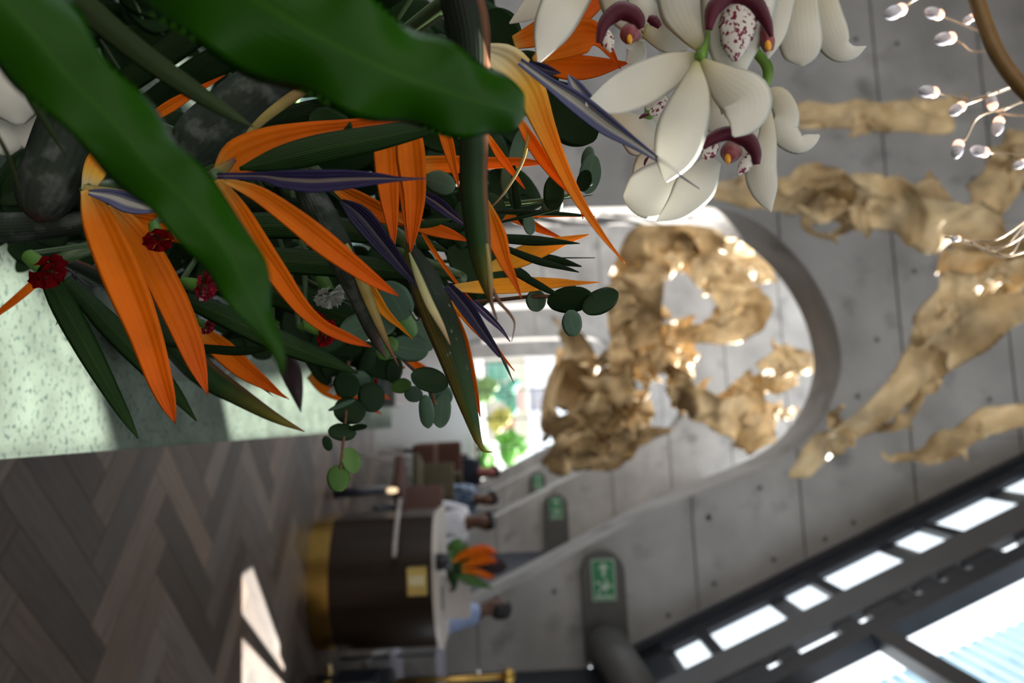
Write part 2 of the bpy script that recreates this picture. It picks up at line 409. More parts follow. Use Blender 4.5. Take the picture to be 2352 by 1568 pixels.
def sp(Y, z, t=0.24): 
    nx, nz = 1/math.hypot(1, SL), -SL/math.hypot(1, SL); return Vector((slope_x(z)+nx*t, Y, z+nz*t))
def onplane(p, t=0.24):
    nx, nz = 1/math.hypot(1, SL), -SL/math.hypot(1, SL)
    x0 = slope_x(0)+nx*t-SL*(nz*t); tt = (x0+SL*p.z-p.x)/(-SUN.x-SL*(-SUN.z)); return p-SUN*tt
lo_vis = pz[2]
o = sheet_with_holes('wall_sun_mask', [sp(-3, zk+0.02), sp(5.4, zk+0.02), sp(5.4, lo_vis-0.05), sp(-3, lo_vis-0.05)],
                     [[onplane(p) for p in patchA], [onplane(p) for p in patchB]], M_dark, 0.03, 'structure'); o['label'] = 'added dark sun mask outside the leaning glazed wall, cut to shape the counter sun patches'
st('wall_sun_mask', slant(5.4, 6.72, zk+0.02, lo_vis-0.55, 0.24, 0.27), M_dark, None, 'short dark panel added outside the leaning glazed wall to block stray sun')  # added panel, stops stray sun streaks on the floor
# low wall under the leaning glazing
def onwall(p): t = (XR-p.x)/(-SUN.x); return p-SUN*t
F = lambda x, y: atZ(x, y, 0)
h1 = [onwall(F(x, y)) for x, y in ((556, 1312), (580, 1296), (668, 1545), (652, 1540), (556, 1408))]  # unseen openings, shaped by tracing the sunlit floor patches back to the wall
h2 = [onwall(F(x, y)) for x, y in ((556, 1458), (660, 1572), (660, 1660), (556, 1660))]
o = sheet_with_holes('wall_right', [Vector((XR, -3, 0)), Vector((XR, 8.5, 0)), Vector((XR, 8.5, zk)), Vector((XR, -3, zk))], [h1, h2], M_dark, 0.02, 'structure')
o['label'] = 'dark panelled low wall under the leaning glazing'
st('ceiling', box(LEFT-1, slope_x(TOP)+0.3, -4, 9.3, TOP, TOP+0.2), M_conc, None, 'flat concrete roof over the near bay')
st('wall_side_shade', box(XR, XR+0.1, 9.3, 31, 0, zk), M_dark, None, 'unseen low side wall of the inner bays, added to keep sun off the floor')  # unseen wall added to shade the inner floor
st('roof', slant(9.3, 31, zk, zk+2.9, 0.0, 0.1), M_dark, None, 'unseen opaque panel added on the lower slope of the inner bays to block sun')  # unseen panel added so sun enters the inner bays only from high up
st('wall_rear_end', box(LEFT-1, 5, -4.1, -4, 0, TOP), M_conc, None, 'end wall behind the viewer')
for a_, b_, c_, d_ in ((-4, 8.5, 0, 0.9), (-4, 8.5, 4.6, TOP), (-4, -2.6, 0.9, 4.6), (7.0, 8.5, 0.9, 4.6), (1.9, 2.3, 0.9, 4.6)):
    st('wall_left', box(LEFT-0.2, LEFT, a_, b_, c_, d_), M_conc, None, 'side wall with tall windows')
# louvred screens outside the large bays
def louvre(name, label, Y0, Y1_, z0, z1, nsl, off, skew, m):
    t = thing(name, label, 'louvre', (slope_x(z0)+off, Y0, z0), 'louvred screens outside the roof glass')
    for i in range(nsl):
        f = i/nsl; za = lerp(z0, z1, f)
        obj('slat', slant(Y0+skew*f, Y1_-0.2*f, za, za+(z1-z0)/nsl*0.72, off, off+0.03), m, t, smooth=False)
    st('side_rail', slant(Y0-0.06, Y0+0.02, z0, z1, off+0.02, off+0.1), M_beam, t)
    return t
M_slat = glassmat('pale_blue_slat', (0.52, 0.64, 0.70)); M_slat2 = glassmat('smoky_slat', (0.40, 0.40, 0.41))
louvre('louvre_screen', 'pale blue louvred screen above the purlin outside the roof glass', 4.6, 6.6, pz[2]-0.1, pz[2]+1.3, 16, 0.45, 0.3, M_slat)
louvre('louvre_screen', 'grey louvred screen below the purlin outside the roof glass', 5.75, 6.6, pz[2]-0.95, pz[2]-0.30, 12, 0.55, 0.0, M_slat2)
st('trim_3', slant(5.25, 5.45, pz[2], TOP, 0.75, 0.85), M_beam, None, 'grey outer strut behind the roof glass')
st('trim_4', slant(4.1, 4.3, pz[2], TOP, 0.75, 0.85), M_beam, None, 'outer strut further along the roof glass')
# round-ended dark housings with exit signs
M_house = mat('grey_sign_housing', (0.075, 0.072, 0.068), 0.55, var=0.08)
M_green = mat('sign_green', (0.015, 0.13, 0.05), 0.4, var=0.05, emit=((0.03, 0.30, 0.12), 0.06)); M_sw = mat('sign_white', (0.32, 0.40, 0.32), 0.4, var=0.0, emit=((0.7, 0.85, 0.7), 0.05))
def exit_sign(cx, cz, Y, w, label):
    t = thing('exit_sign', label, 'sign', (cx, Y, cz), 'green exit signs on the concrete walls'); h = w*0.56; e = 0.03
    r = w*0.58; poly = [(cx-w*0.16+r*math.cos(a), cz+r*math.sin(a)) for a in [math.pi/2+math.pi*k/16 for k in range(17)]]+[(cx+w*2.1, cz-r), (cx+w*2.1, cz+r)]
    obj('housing', prism(poly, 'y', Y-0.10, Y), M_house, t, smooth=False)
    yf = Y-0.10
    obj('border', box(cx-w/2-0.012, cx+w/2+0.012, yf-0.012, yf, cz-h/2-0.012, cz+h/2+0.012, bevel=0.004), M_sw, t, smooth=False)
    obj('panel', box(cx-w/2, cx+w/2, yf-0.016, yf-0.006, cz-h/2, cz+h/2), M_green, t, smooth=False)
    def q(name, poly):
        obj(name, prism([(cx+a*w, cz+c*h) for a, c in poly], 'y', yf-0.019, yf-0.015), M_sw, t, smooth=False)
    q('arrow', [(-0.44, 0.02), (-0.30, 0.30), (-0.30, 0.10), (-0.10, 0.10), (-0.10, -0.06), (-0.30, -0.06), (-0.30, -0.26)])
    man = bmesh.new()
    for poly in ([(0.10, 0.36), (0.16, 0.42), (0.22, 0.36), (0.16, 0.28)], [(0.05, 0.22), (0.22, 0.24), (0.24, -0.06), (0.14, -0.06)],
                 [(0.06, 0.22), (-0.06, 0.06), (-0.02, 0.02), (0.12, 0.16)], [(0.22, 0.2), (0.33, 0.02), (0.29, -0.02), (0.2, 0.12)],
                 [(0.14, -0.04), (0.02, -0.2), (0.06, -0.42), (0.1, -0.42), (0.08, -0.2), (0.2, -0.06)], [(0.2, -0.04), (0.3, -0.22), (0.42, -0.26), (0.42, -0.32), (0.27, -0.28), (0.16, -0.06)]):
        prism([(cx+a*w, cz+c*h) for a, c in poly], 'y', yf-0.019, yf-0.015, man)
    obj('running_figure', man, M_sw, t, smooth=False)
    q('door_mark', [(0.40, 0.42), (0.46, 0.42), (0.46, -0.42), (0.40, -0.42)])
    return t
for (x, y, w, lb) in ((1386, 1331, 0, 'largest green exit sign on the concrete wall beside the desk'), (1277, 1167, 1, 'middle green exit sign on the second concrete wall'), (1235, 1106, 2, 'small distant green exit sign on the third concrete wall')):
    Y = Y1+DY*w; p = atY(x, y, Y-0.1); exit_sign(p.x, p.z, Y, 0.39, lb)
a, c = atY(1392, 1475, 8.2), atY(1480, 1620, 7.2)
tag(obj('ventilation_duct', tube([a, a.lerp(c, 0.5), c], 0.20, 20), M_house, base=a), 'dark grey round duct below the large exit sign', 'duct')

# street side beyond the last wall
st('ground', box(-60, 60, 31.2, 120, -0.3, -0.1), M_ground, None, 'paved street outside')
w3 = st('window_3', box(-3.2, 3.2, 30.92, 31.0, 0.0, 0.12), M_dark, None, 'street window filling the last arch')
for x in (-2.1, -1.0, 0.1, 1.2, 2.3): st('mullion', box(x-0.02, x+0.02, 30.9, 30.97, 0.1, 4.9), M_dark, w3)
for z in (1.1, 2.3, 3.5): st('transom', box(-2.6, 2.6, 30.9, 30.96, z-0.018, z+0.018), M_dark, w3)
for i, x in enumerate((-2.1, -1.0, 0.1, 1.2)): st('pane', box(x+0.02, x+1.08, 30.92, 30.93, 0.1, 4.9), M_pane, w3)
M_bush = mat('bright_green_shrub', (0.16, 0.42, 0.06), 0.6, var=0.5, scale=3, trans=0.3)  # bright green with random mottling
for i, (x, y, Y, r, lb) in enumerate(((1115, 1055, 33.5, 0.55, 'bright green shrub at the sill of the street window'), (1175, 1025, 35, 0.6, 'round green shrub behind the first shrub outside'), (1150, 960, 38, 0.5, 'yellow green shrub in the middle of the street window'), (1165, 905, 40, 0.7, 'dark teal shrub below the pale facade outside'), (1110, 900, 36, 0.55, 'low olive shrub near the edge of the street window'))):
    p = atY(x, y, Y); bm = blob(p, r, 3, 0.5, i, sc=(1, 1, 0.9))
    for v in bm.verts: v.co += Vector((random.uniform(-1, 1), random.uniform(-1, 1), random.uniform(-1, 1)))*0.07
    t = thing('street_shrub', lb, 'shrub', (p.x, p.y, -0.1), 'shrubs outside the street window')
    obj('foliage', bm, [M_bush, M_bush, mat('yellow_shrub', (0.45, 0.40, 0.08), 0.6, var=0.4, trans=0.2), mat('teal_shrub', (0.05, 0.25, 0.17), 0.6, var=0.4), mat('olive_shrub', (0.12, 0.22, 0.05), 0.6, var=0.4)][i], t)
    obj('trunk', tube([(p.x, p.y, -0.1), (p.x+0.03, p.y, p.z)], 0.05), M_house, t)
def facade(name, label, x0, x1, y0, y1, Y, col, wins):
    a, c = atY(x0, y0, Y), atY(x1, y1, Y)
    t = thing(name, label, 'building', ((a.x+c.x)/2, Y, -0.1)); h = max(a.z, c.z)
    obj('wall', box(a.x, c.x, Y, Y+3, -0.1, h), mat(name+'_render', col, 0.8, var=0.08, scale=0.6), t, smooth=False)
    obj('roof', box(a.x-0.1, c.x+0.1, Y-0.1, Y+3, h, h+0.15), M_white, t, smooth=False)
    for k, (u, v, wd, ht, cc) in enumerate(wins):
        px = lerp(a.x, c.x, u); pz_ = lerp(0, h, v); f = obj('window', box(px-wd/2, px+wd/2, Y-0.06, Y, pz_-ht/2, pz_+ht/2), mat('shopfront_%d' % k, cc, 0.3, var=0.15), t, smooth=False)
        obj('sill', box(px-wd/2-0.05, px+wd/2+0.05, Y-0.12, Y, pz_-ht/2-0.06, pz_-ht/2), M_white, f, smooth=False)
facade('corner_shop', 'cream shop building across the street with coloured windows', 1000, 1215, 700, 1010, 46, (0.62, 0.55, 0.44), [(0.1, 0.4, 1.2, 1.0, (0.35, 0.12, 0.1)), (0.3, 0.7, 1.3, 0.7, (0.5, 0.42, 0.18)), (0.5, 0.3, 1.1, 1.2, (0.12, 0.35, 0.25)), (0.7, 0.7, 1.4, 0.8, (0.6, 0.3, 0.3)), (0.85, 0.35, 1.0, 1.3, (0.5, 0.2, 0.12))])
facade('white_house', 'white house behind the cream shop across the street', 1000, 1262, 600, 1000, 58, (0.8, 0.8, 0.84), [(0.2, 0.8, 1.6, 1.4, (0.5, 0.2, 0.28)), (0.5, 0.85, 1.6, 1.4, (0.25, 0.28, 0.3)), (0.8, 0.8, 1.6, 1.4, (0.3, 0.3, 0.36))])

# ------------------------------------------------------------------ counter with the bouquet
EA, EB = T(0, 1055), T(900, 982)
EX = (EA.x+EB.x)/2; YF = EB.y
M_marble = mat('green_marble', (0.092, 0.118, 0.094), 0.5, var=0.25, spec=0.06, scale=14, blotch=(110, 0.54, 0.68, (0.022, 0.042, 0.036)))
M_cab = mat('dark_counter_base', (0.03, 0.028, 0.026), 0.5, var=0.15)
ct = thing('marble_counter', 'pale green marble counter carrying the big bouquet', 'counter', (-0.4, 1.5, 0))
bm = box(-1.1, 0, 0.35, YF, TZ-0.03, TZ, bevel=0.003)
sh = (EB.x-EA.x)/(EB.y-EA.y)
for v in bm.verts:
    if v.co.x > -0.3: v.co.x = v.co.x + EA.x+sh*(v.co.y-EA.y)
obj('top', bm, M_marble, ct, smooth=False)
obj('body', box(-1.0, -0.10, 0.45, YF-0.1, 0.08, TZ-0.03), M_cab, ct, smooth=False)
obj('plinth', box(-0.95, -0.14, 0.5, YF-0.15, 0, 0.08), M_brass, ct, smooth=False)
# round textured glass vase
VC = T(262, 672); VR = 0.140
M_vase = glassmat('textured_glass', (0.68, 0.72, 0.72), rough=0.12, bump=0.9, bscale=150, fres=1.6)
_nt = M_vase.node_tree; _out = _nt.nodes['Material Output']; _src = _out.inputs[0].links[0].from_socket
_df = node(_nt, 'ShaderNodeBsdfDiffuse'); _df.inputs[0].default_value = (0.50, 0.54, 0.54, 1); _mx = node(_nt, 'ShaderNodeMixShader'); _mx.inputs[0].default_value = 0.20
_nt.links.new(_src, _mx.inputs[1]); _nt.links.new(_df.outputs[0], _mx.inputs[2]); _nt.links.new(_mx.outputs[0], _out.inputs[0])
t = thing('bowl_vase', 'round textured clear glass vase holding the big bouquet', 'vase', VC)
prof = [(0.001, 0.004), (0.055, 0.002), (0.085, 0.012)]+[(VR*math.cos(a), 0.115+VR*math.sin(a)*0.92) for a in [math.radians(-52+i*6.5) for i in range(20)]]
prof += [(prof[-1][0]+0.006, prof[-1][1]+0.02), (prof[-1][0]+0.012, prof[-1][1]+0.028)]
bm = lathe(prof, VC, 56); obj('glass', bm, M_vase, t)
bm = lathe([(0.05, 0.012)]+[((VR-0.008)*math.cos(a), 0.115+(VR-0.008)*math.sin(a)*0.92) for a in [math.radians(-50+i*8) for i in range(9)]]+[(0.001, 0.115+0.016)], VC, 40)
obj('water', bm, glassmat('water', (0.55, 0.6, 0.6), fres=1.33), t)
obj('rim', lathe([(prof[-1][0]-0.003, prof[-1][1]), (prof[-1][0]+0.004, prof[-1][1]+0.003), (prof[-1][0]+0.001, prof[-1][1]+0.007), (prof[-1][0]-0.004, prof[-1][1]+0.004)], VC, 40), M_vase, t)
MOUTH = VC+Vector((0, 0, prof[-1][1]))
# black box further along the counter
p = T(880, 905)
tb = thing('card_terminal', 'black box on the far end of the marble counter', 'box', p)
obj('body', box(p.x-0.14, p.x+0.06, p.y-0.3, p.y, TZ, TZ+0.10, bevel=0.01), mat('black_plastic', (0.012, 0.012, 0.014), 0.35), tb, smooth=False)
obj('screen', box(p.x-0.12, p.x+0.04, p.y-0.304, p.y-0.3, TZ+0.02, TZ+0.08), mat('dark_screen', (0.02, 0.022, 0.03), 0.1), tb, smooth=False)

# ------------------------------------------------------------------ curved reception desk
DYc = 6.25
a, c = atY(850, 1190, DYc+0.35), atY(850, 1488, DYc+0.35); DC = Vector(((a.x+c.x)/2, DYc+0.55, 0)); DR = 0.60; HW = (c.x-a.x)/2
M_walnut = mat('walnut_veneer', (0.020, 0.012, 0.007), 0.35, var=0.45, scale=2.5, stretch=(7, 7, 0.5), spec=0.3)
M_stone = mat('pale_stone_top', (0.62, 0.56, 0.50), 0.4, var=0.06)
td = thing('reception_desk', 'curved dark wood reception desk with brass plinth and pale top', 'desk', (DC.x, DC.y, 0))
zt = atY(1004, 1330, DYc).z
def drum(r, z0, z1, ext, back=0.30):
    poly = []; am = math.asin(min(1, (HW+ext)/(r+ext)))
    for i in range(33):
        ang = lerp(-am, am, i/32); poly.append((DC.x+(r+ext)*math.sin(ang), DC.y+0.0-(r+ext)*math.cos(ang)+r*0.12))
    poly += [(DC.x+HW+ext, DC.y+back), (DC.x-HW-ext, DC.y+back)]
    return prism(poly, 'z', z0, z1)
zb_ = atY(750, 1330, DYc).z; zf = 0.0
obj('plinth', drum(DR, 0.0, zb_, -0.01), M_brass, td, smooth=False)
obj('body', drum(DR, zb_, zt-0.04, 0.0), M_walnut, td, smooth=False)
obj('top', drum(DR, zt-0.04, zt, 0.02), M_stone, td, smooth=False)
p0, p1 = atY(933, 1305, DYc-0.05), atY(980, 1368, DYc-0.05); cx = (p0.x+p1.x)/2
yf = DC.y-DR+DR*0.12+0.02-0.05
pl = obj('plaque', box(p0.x, p1.x, yf-0.03, yf+0.06, p0.z, p1.z, bevel=0.004), mat('brushed_brass', (0.62, 0.47, 0.16), 0.38, 0.9, var=0.1), td, smooth=False)
for i in range(5): obj('lettering', box(lerp(p0.x, p1.x, 0.28+0.03*(i % 2)), lerp(p0.x, p1.x, 0.62), yf-0.033, yf-0.029, lerp(p0.z, p1.z, 0.12+0.16*i), lerp(p0.z, p1.z, 0.22+0.16*i)), mat('pale_letter', (0.75, 0.72, 0.50), 0.4, var=0), pl, smooth=False)
# screen on the desk
p0, p1 = atY(1010, 1322, 6.55), atY(1082, 1418, 6.55)
tl = thing('desk_screen', 'pale back of a display screen standing on the reception desk', 'screen', ((p0.x+p1.x)/2, 6.6, zt))
obj('back_panel', box(p0.x, p1.x, 6.53, 6.57, zt+0.006, p1.z, bevel=0.008), mat('pale_plastic', (0.46, 0.42, 0.39), 0.5, var=0.05), tl, smooth=False)
obj('foot', box(p0.x+0.08, p1.x-0.08, 6.5, 6.64, zt, zt+0.012), M_house, tl, smooth=False)
obj('emblem', blob(((p0.x+p1.x)/2-0.06, 6.528, (zt+p1.z)/2-0.03), 0.02, 2, sc=(1, 0.15, 1)), M_house, tl)
# brass post and pale trolley by the dark wall
pb, ptp = atY(700, 1560, 6.9), atY(1160, 1553, 6.9)
tp = thing('brass_post', 'tall slim brass post beside the dark wall', 'post', (ptp.x, 6.9, 0))
obj('pole', tube([(ptp.x, 6.9, 0.02), (ptp.x, 6.9, 1.0), (ptp.x, 6.9, ptp.z)], 0.022, 14), M_brass, tp)
obj('base', lathe([(0.001, 0), (0.16, 0), (0.16, 0.015), (0.03, 0.03), (0.022, 0.05)], (ptp.x, 6.9, 0), 28), M_brass, tp)
obj('finial', lathe([(0.022, 0), (0.05, 0.01), (0.062, 0.05), (0.05, 0.09), (0.018, 0.11), (0.001, 0.112)], (ptp.x, 6.9, ptp.z-0.02), 20), M_brass, tp)
q = atY(910, 1550, 7.5); q2 = atY(1012, 1540, 7.5)
tt = thing('service_trolley', 'small trolley with pale shelves behind the brass post', 'trolley', (q.x, 7.5, 0))
for z in (q.z, q2.z): obj('shelf', box(q.x-0.22, q.x+0.24, 7.35, 7.75, z-0.03, z+0.03, bevel=0.01), mat('pale_shelf', (0.42, 0.40, 0.48), 0.4, var=0.05), tt, smooth=False)
for dx in (-0.2, 0.22):
    for dy in (7.38, 7.72): obj('leg', tube([(q.x+dx, dy, 0), (q.x+dx, dy, q2.z)], 0.014), M_dark, tt)
# dark armchair
p = atZ(700, 1540, 0); p = Vector((2.25, 6.3, 0))
ta = thing('armchair', 'black rounded armchair beside the reception desk', 'armchair', p); M_blk = mat('black_leather', (0.012, 0.014, 0.02), 0.38, var=0.2)
obj('seat', box(p.x-0.3, p.x+0.3, p.y-0.3, p.y+0.3, 0.2, 0.42, bevel=0.06), M_blk, ta)
obj('backrest', prism([(p.x+0.36*math.cos(k/14*math.pi), p.y+0.02+0.36*math.sin(k/14*math.pi)) for k in range(15)]+[(p.x-0.26*math.cos(k/14*math.pi), p.y+0.02+0.26*math.sin(k/14*math.pi)) for k in range(15)], 'z', 0.22, 0.62), M_blk, ta, smooth=False)
for sx in (-0.25, 0.25):
    obj('armrest', box(p.x+sx*1.25-0.05, p.x+sx*1.25+0.05, p.y-0.28, p.y+0.05, 0.22, 0.55, bevel=0.03), M_blk, ta)
    for sy in (-0.25, 0.25): obj('leg', tube([(p.x+sx, p.y+sy, 0), (p.x+sx, p.y+sy, 0.22)], 0.02), M_dark, ta)

# ------------------------------------------------------------------ people, chairs and cafe table behind the desk
M_skin = mat('brown_skin', (0.10, 0.045, 0.025), 0.5, var=0.1); M_hair = mat('dark_hair', (0.008, 0.007, 0.007), 0.6, var=0.3, bump=0.6, bscale=120)
def cloth(n, c, pat=None): return mat(n, c, 0.8, var=0.12, scale=14, blotch=pat)
def person(label, base, face, seat_h, shirt, trousers, lean=0.0, arm=0.25, skin=None, sc=1.0):
    """one continuous skinned body, base on the floor (x, y, 0); face = heading in degrees (0 looks along +Y)"""
    skin = skin or M_skin; sit = seat_h is not None
    hip = (seat_h+0.09) if sit else 0.88*sc; V = []; Eg = []; Rd = []; tagm = []
    def add(p, r, par, k): V.append(Vector(p)); Rd.append(r); tagm.append(k); Eg.append((par, len(V)-1)) if par is not None else None; return len(V)-1
    ly = lean
    pel = add((0, 0, hip), 0.135*sc, None, 2); wai = add((0, 0.02+ly*0.3, hip+0.17*sc), 0.12*sc, pel, 1); che = add((0, 0.02+ly*0.7, hip+0.36*sc), 0.15*sc, wai, 1)
    nk = add((0, 0.03+ly, hip+0.53*sc), 0.058*sc, che, 0); h1_ = add((0, 0.05+ly, hip+0.62*sc), 0.085*sc, nk, 0); h2_ = add((0, 0.05+ly, hip+0.70*sc), 0.095*sc, h1_, 0); h3_ = add((0, 0.035+ly, hip+0.77*sc), 0.07*sc, h2_, 0)
    for s_ in (-1, 1):
        shd = add((0.17*s_*sc, 0.01+ly*0.85, hip+0.46*sc), 0.065*sc, che, 1); elb = add((0.235*s_*sc, 0.05+ly, hip+0.19*sc), 0.045*sc, shd, 1)
        wr = add((0.17*s_*sc, 0.05+arm+ly, hip+0.16*sc), 0.028*sc, elb, 0); pa = add((0.15*s_*sc, 0.12+arm+ly, hip+0.15*sc), 0.032*sc, wr, 0)
        for f in range(4):
            k1 = add(((0.15*s_+(-0.028+0.018*f))*sc, 0.17+arm+ly, hip+0.15*sc), 0.0095, pa, 0); add(((0.15*s_+(-0.03+0.02*f))*sc, 0.21+arm+ly-0.006*abs(f-1.5), hip+0.125*sc), 0.008, k1, 0)
        th_ = add(((0.15-0.045)*s_*sc, 0.10+arm+ly, hip+0.15*sc), 0.011, pa, 0); add(((0.15-0.06)*s_*sc, 0.14+arm+ly, hip+0.135*sc), 0.009, th_, 0)
        if sit: kn = add((0.11*s_, 0.42, hip-0.02), 0.07, pel, 2); an = add((0.11*s_, 0.44, 0.09), 0.045, kn, 2); add((0.11*s_, 0.58, 0.05), 0.04, an, 3)
        else: kn = add((0.10*s_*sc, 0.01, 0.48*sc), 0.068*sc, pel, 2); an = add((0.10*s_*sc, -0.02, 0.09), 0.045*sc, kn, 2); add((0.10*s_*sc, 0.14, 0.045), 0.042, an, 3)
    me = bpy.data.meshes.new('body'); me.from_pydata(V, Eg, []); ob = bpy.data.objects.new('body', me); COL.objects.link(ob)
    md = ob.modifiers.new('skin', 'SKIN')
    for i, sv in enumerate(me.skin_vertices[0].data): sv.radius = (Rd[i], Rd[i]*(0.8 if tagm[i] in (1, 2) and i < 3 else 1)); sv.use_root = (i == 0)
    md.use_smooth_shade = True; sb = ob.modifiers.new('sub', 'SUBSURF'); sb.levels = 2; sb.render_levels = 2
    dg = bpy.context.evaluated_depsgraph_get(); new = bpy.data.meshes.new_from_object(ob.evaluated_get(dg)); bpy.data.objects.remove(ob)
    R = Matrix.Translation(Vector(base)) @ Matrix.Rotation(math.radians(-face), 4, 'Z')
    t = thing('person', label, 'person', base, 'people behind the reception desk')
    new.materials.clear()
    for q_ in (skin, shirt, trousers, M_blk): new.materials.append(q_)
    for pgn in new.polygons:
        c_ = pgn.center; k_ = min(range(len(V)), key=lambda i: (V[i]-c_).length-Rd[i]*0.6); pgn.material_index = tagm[k_]; pgn.use_smooth = True
    new.transform(R)
    off = origin(t); new.transform(Matrix.Translation(-off)); bo = bpy.data.objects.new('body', new); COL.objects.link(bo); bo.parent = t
    hd = R @ Vector((0, 0.03+ly, hip+0.73*sc)); fw = R.to_3x3() @ Vector((0, 1, 0)); sdv = R.to_3x3() @ Vector((1, 0, 0))
    hb = blob((0, 0, 0), 0.108*sc, 3, 0.05, 3)
    for v in list(hb.verts):
        if v.co.y > 0.035 and v.co.z < 0.05: hb.verts.remove(v)
    hb.transform(Matrix.Translation(hd) @ R.to_3x3().to_4x4()); obj('hair', hb, M_hair, t)
    fc = R @ Vector((0, 0.05+ly, hip+0.69*sc))
    nz_ = tube([fc+fw*0.075*sc+Vector((0, 0, 0.02)), fc+fw*0.108*sc+Vector((0, 0, -0.018))], [0.008, 0.016], 8); obj('nose', nz_, skin, t)
    for s_ in (-1, 1):
        obj('eye', blob(fc+fw*0.082*sc+sdv*0.032*s_+Vector((0, 0, 0.02)), 0.010, 2), M_hair, t)
        obj('ear', blob(fc+sdv*0.088*s_*sc, 0.026, 2, sc=(0.6, 0.6, 1.1)), skin, t)
    obj('mouth', tube([fc+fw*0.084*sc-sdv*0.025+Vector((0, 0, -0.045)), fc+fw*0.09*sc+Vector((0, 0, -0.048)), fc+fw*0.084*sc+sdv*0.025+Vector((0, 0, -0.045))], 0.006, 6), mat('lip_tone', (0.16, 0.05, 0.04), 0.5), t)
    return t
M_den = cloth('dark_trousers', (0.02, 0.022, 0.03))
hp = atY(1105, 1408, 7.05)
person('person in pale blue shirt standing behind the reception desk', (hp.x+0.2, 7.3, 0), -60, None, cloth('pale_blue_shirt', (0.32, 0.40, 0.62)), M_den, 0.14, 0.2, None, 0.91)
def seatchair(label, x, y, face, col, legm, name='cafe_chair'):
    t = thing(name, label, 'chair', (x, y, 0), 'cafe chairs behind the desk'); R = Matrix.Translation(Vector((x, y, 0))) @ Matrix.Rotation(math.radians(-face), 4, 'Z')
    def o_(n, bm, m, sm_=False): bm.transform(R); obj(n, bm, m, t, sm_)
    o_('seat', box(-0.24, 0.24, -0.24, 0.24, 0.38, 0.47, bevel=0.03), col, True)
    o_('backrest', box(-0.24, 0.24, -0.30, -0.22, 0.45, 0.85, bevel=0.03), col, True)
    for sx in (-0.2, 0.2):
        for sy in (-0.2, 0.2): o_('leg', tube([(sx, sy, 0.4), (sx*1.25, sy*1.25, 0)], 0.016), legm, True)
    return t
M_or = cloth('rust_upholstery', (0.06, 0.019, 0.010)); M_ol = cloth('olive_upholstery', (0.055, 0.045, 0.018)); M_gl = mat('pale_leg', (0.36, 0.32, 0.30), 0.4)
def px(x, y, Y): q_ = atY(x, y, Y); return q_
w2_ = px(1045, 1205, 9.6); b1 = px(1060, 1140, 11.4); n1 = px(1045, 1085, 13.0)
person('person in white shirt sitting left of the desk flowers', (w2_.x, 9.6, 0), 200, 0.45, cloth('white_shirt', (0.62, 0.62, 0.66)), M_den, 0.06, 0.2)
person('person in blue patterned shirt sitting behind the white shirt', (b1.x, 11.4, 0), 150, 0.45, cloth('blue_shirt', (0.06, 0.13, 0.22), (22, 0.5, 0.6, (0.40, 0.45, 0.58))), M_den, 0.05, 0.2)
person('person in navy top sitting near the street window', (n1.x, 13.0, 0), 170, 0.45, cloth('navy_top', (0.012, 0.016, 0.03)), M_den, 0.05, 0.2, mat('rosy_skin', (0.30, 0.09, 0.08), 0.5, var=0.1))
seatchair('rust orange chair under the person in white', w2_.x, 9.65, 200, M_or, M_gl)
seatchair('olive chair under the person in patterned blue', b1.x, 11.4, 150, M_ol, M_gl)
seatchair('rust chair under the person in navy', n1.x, 13.0, 170, M_or, M_gl)
e1 = atZ(925, 1118, 0.45); seatchair('empty rust chair with pale legs beside the low table', e1.x, e1.y, 230, M_or, M_gl)
e1 = atZ(965, 1095, 0.45); seatchair('empty olive chair with pale legs farther back', e1.x, e1.y, 200, M_ol, M_gl)
bq = atY(985, 1066, 11.8)
ts = thing('bench_sofa', 'long rust red bench seat along the inner hall', 'sofa', (bq.x, bq.y, 0))
obj('seat', box(bq.x-0.3, bq.x+0.5, bq.y, bq.y+0.6, 0.12, 0.45, bevel=0.05), M_or, ts); obj('backrest', box(bq.x-0.3, bq.x+0.5, bq.y+0.5, bq.y+0.65, 0.3, 0.8, bevel=0.05), M_or, ts)
for sx in (-0.2, 0.4): obj('leg', box(bq.x+sx-0.03, bq.x+sx+0.03, bq.y+0.1, bq.y+0.5, 0, 0.13), M_dark, ts, smooth=False)
# pale rail along the front of the desk
l0, l1 = atY(918, 1147, 6.75), atY(905, 1276, 6.12)
rl = obj('rail', tube([(l0.x, 6.75, l0.z), ((l0.x+l1.x)/2, 6.4, (l0.z+l1.z)/2), (l1.x, 6.12, l1.z)], 0.02, 12), M_gl, td); rl['label'] = 'slim pale rail along the front of the desk'
obj('bracket', tube([(l1.x-0.03, 6.14, l1.z), (l1.x, 6.34, l1.z)], 0.008, 8), M_dark, rl)
lm = atY(900, 1126, 7.3)
tc_ = thing('candle_lamp', 'small glowing candle lamp behind the pale rail', 'lamp', (lm.x, 7.3, 0))
obj('stand', tube([(lm.x, 7.3, 0), (lm.x, 7.3, lm.z-0.06)], [0.05, 0.03], 12), M_dark, tc_)
obj('flame_glass', lathe([(0.001, -0.045), (0.02, -0.04), (0.026, 0.0), (0.02, 0.045), (0.001, 0.055)], lm, 16), mat('lamp_glow', (1, 0.8, 0.55), 0.5, var=0, emit=((1.0, 0.72, 0.42), 1.2)), tc_)
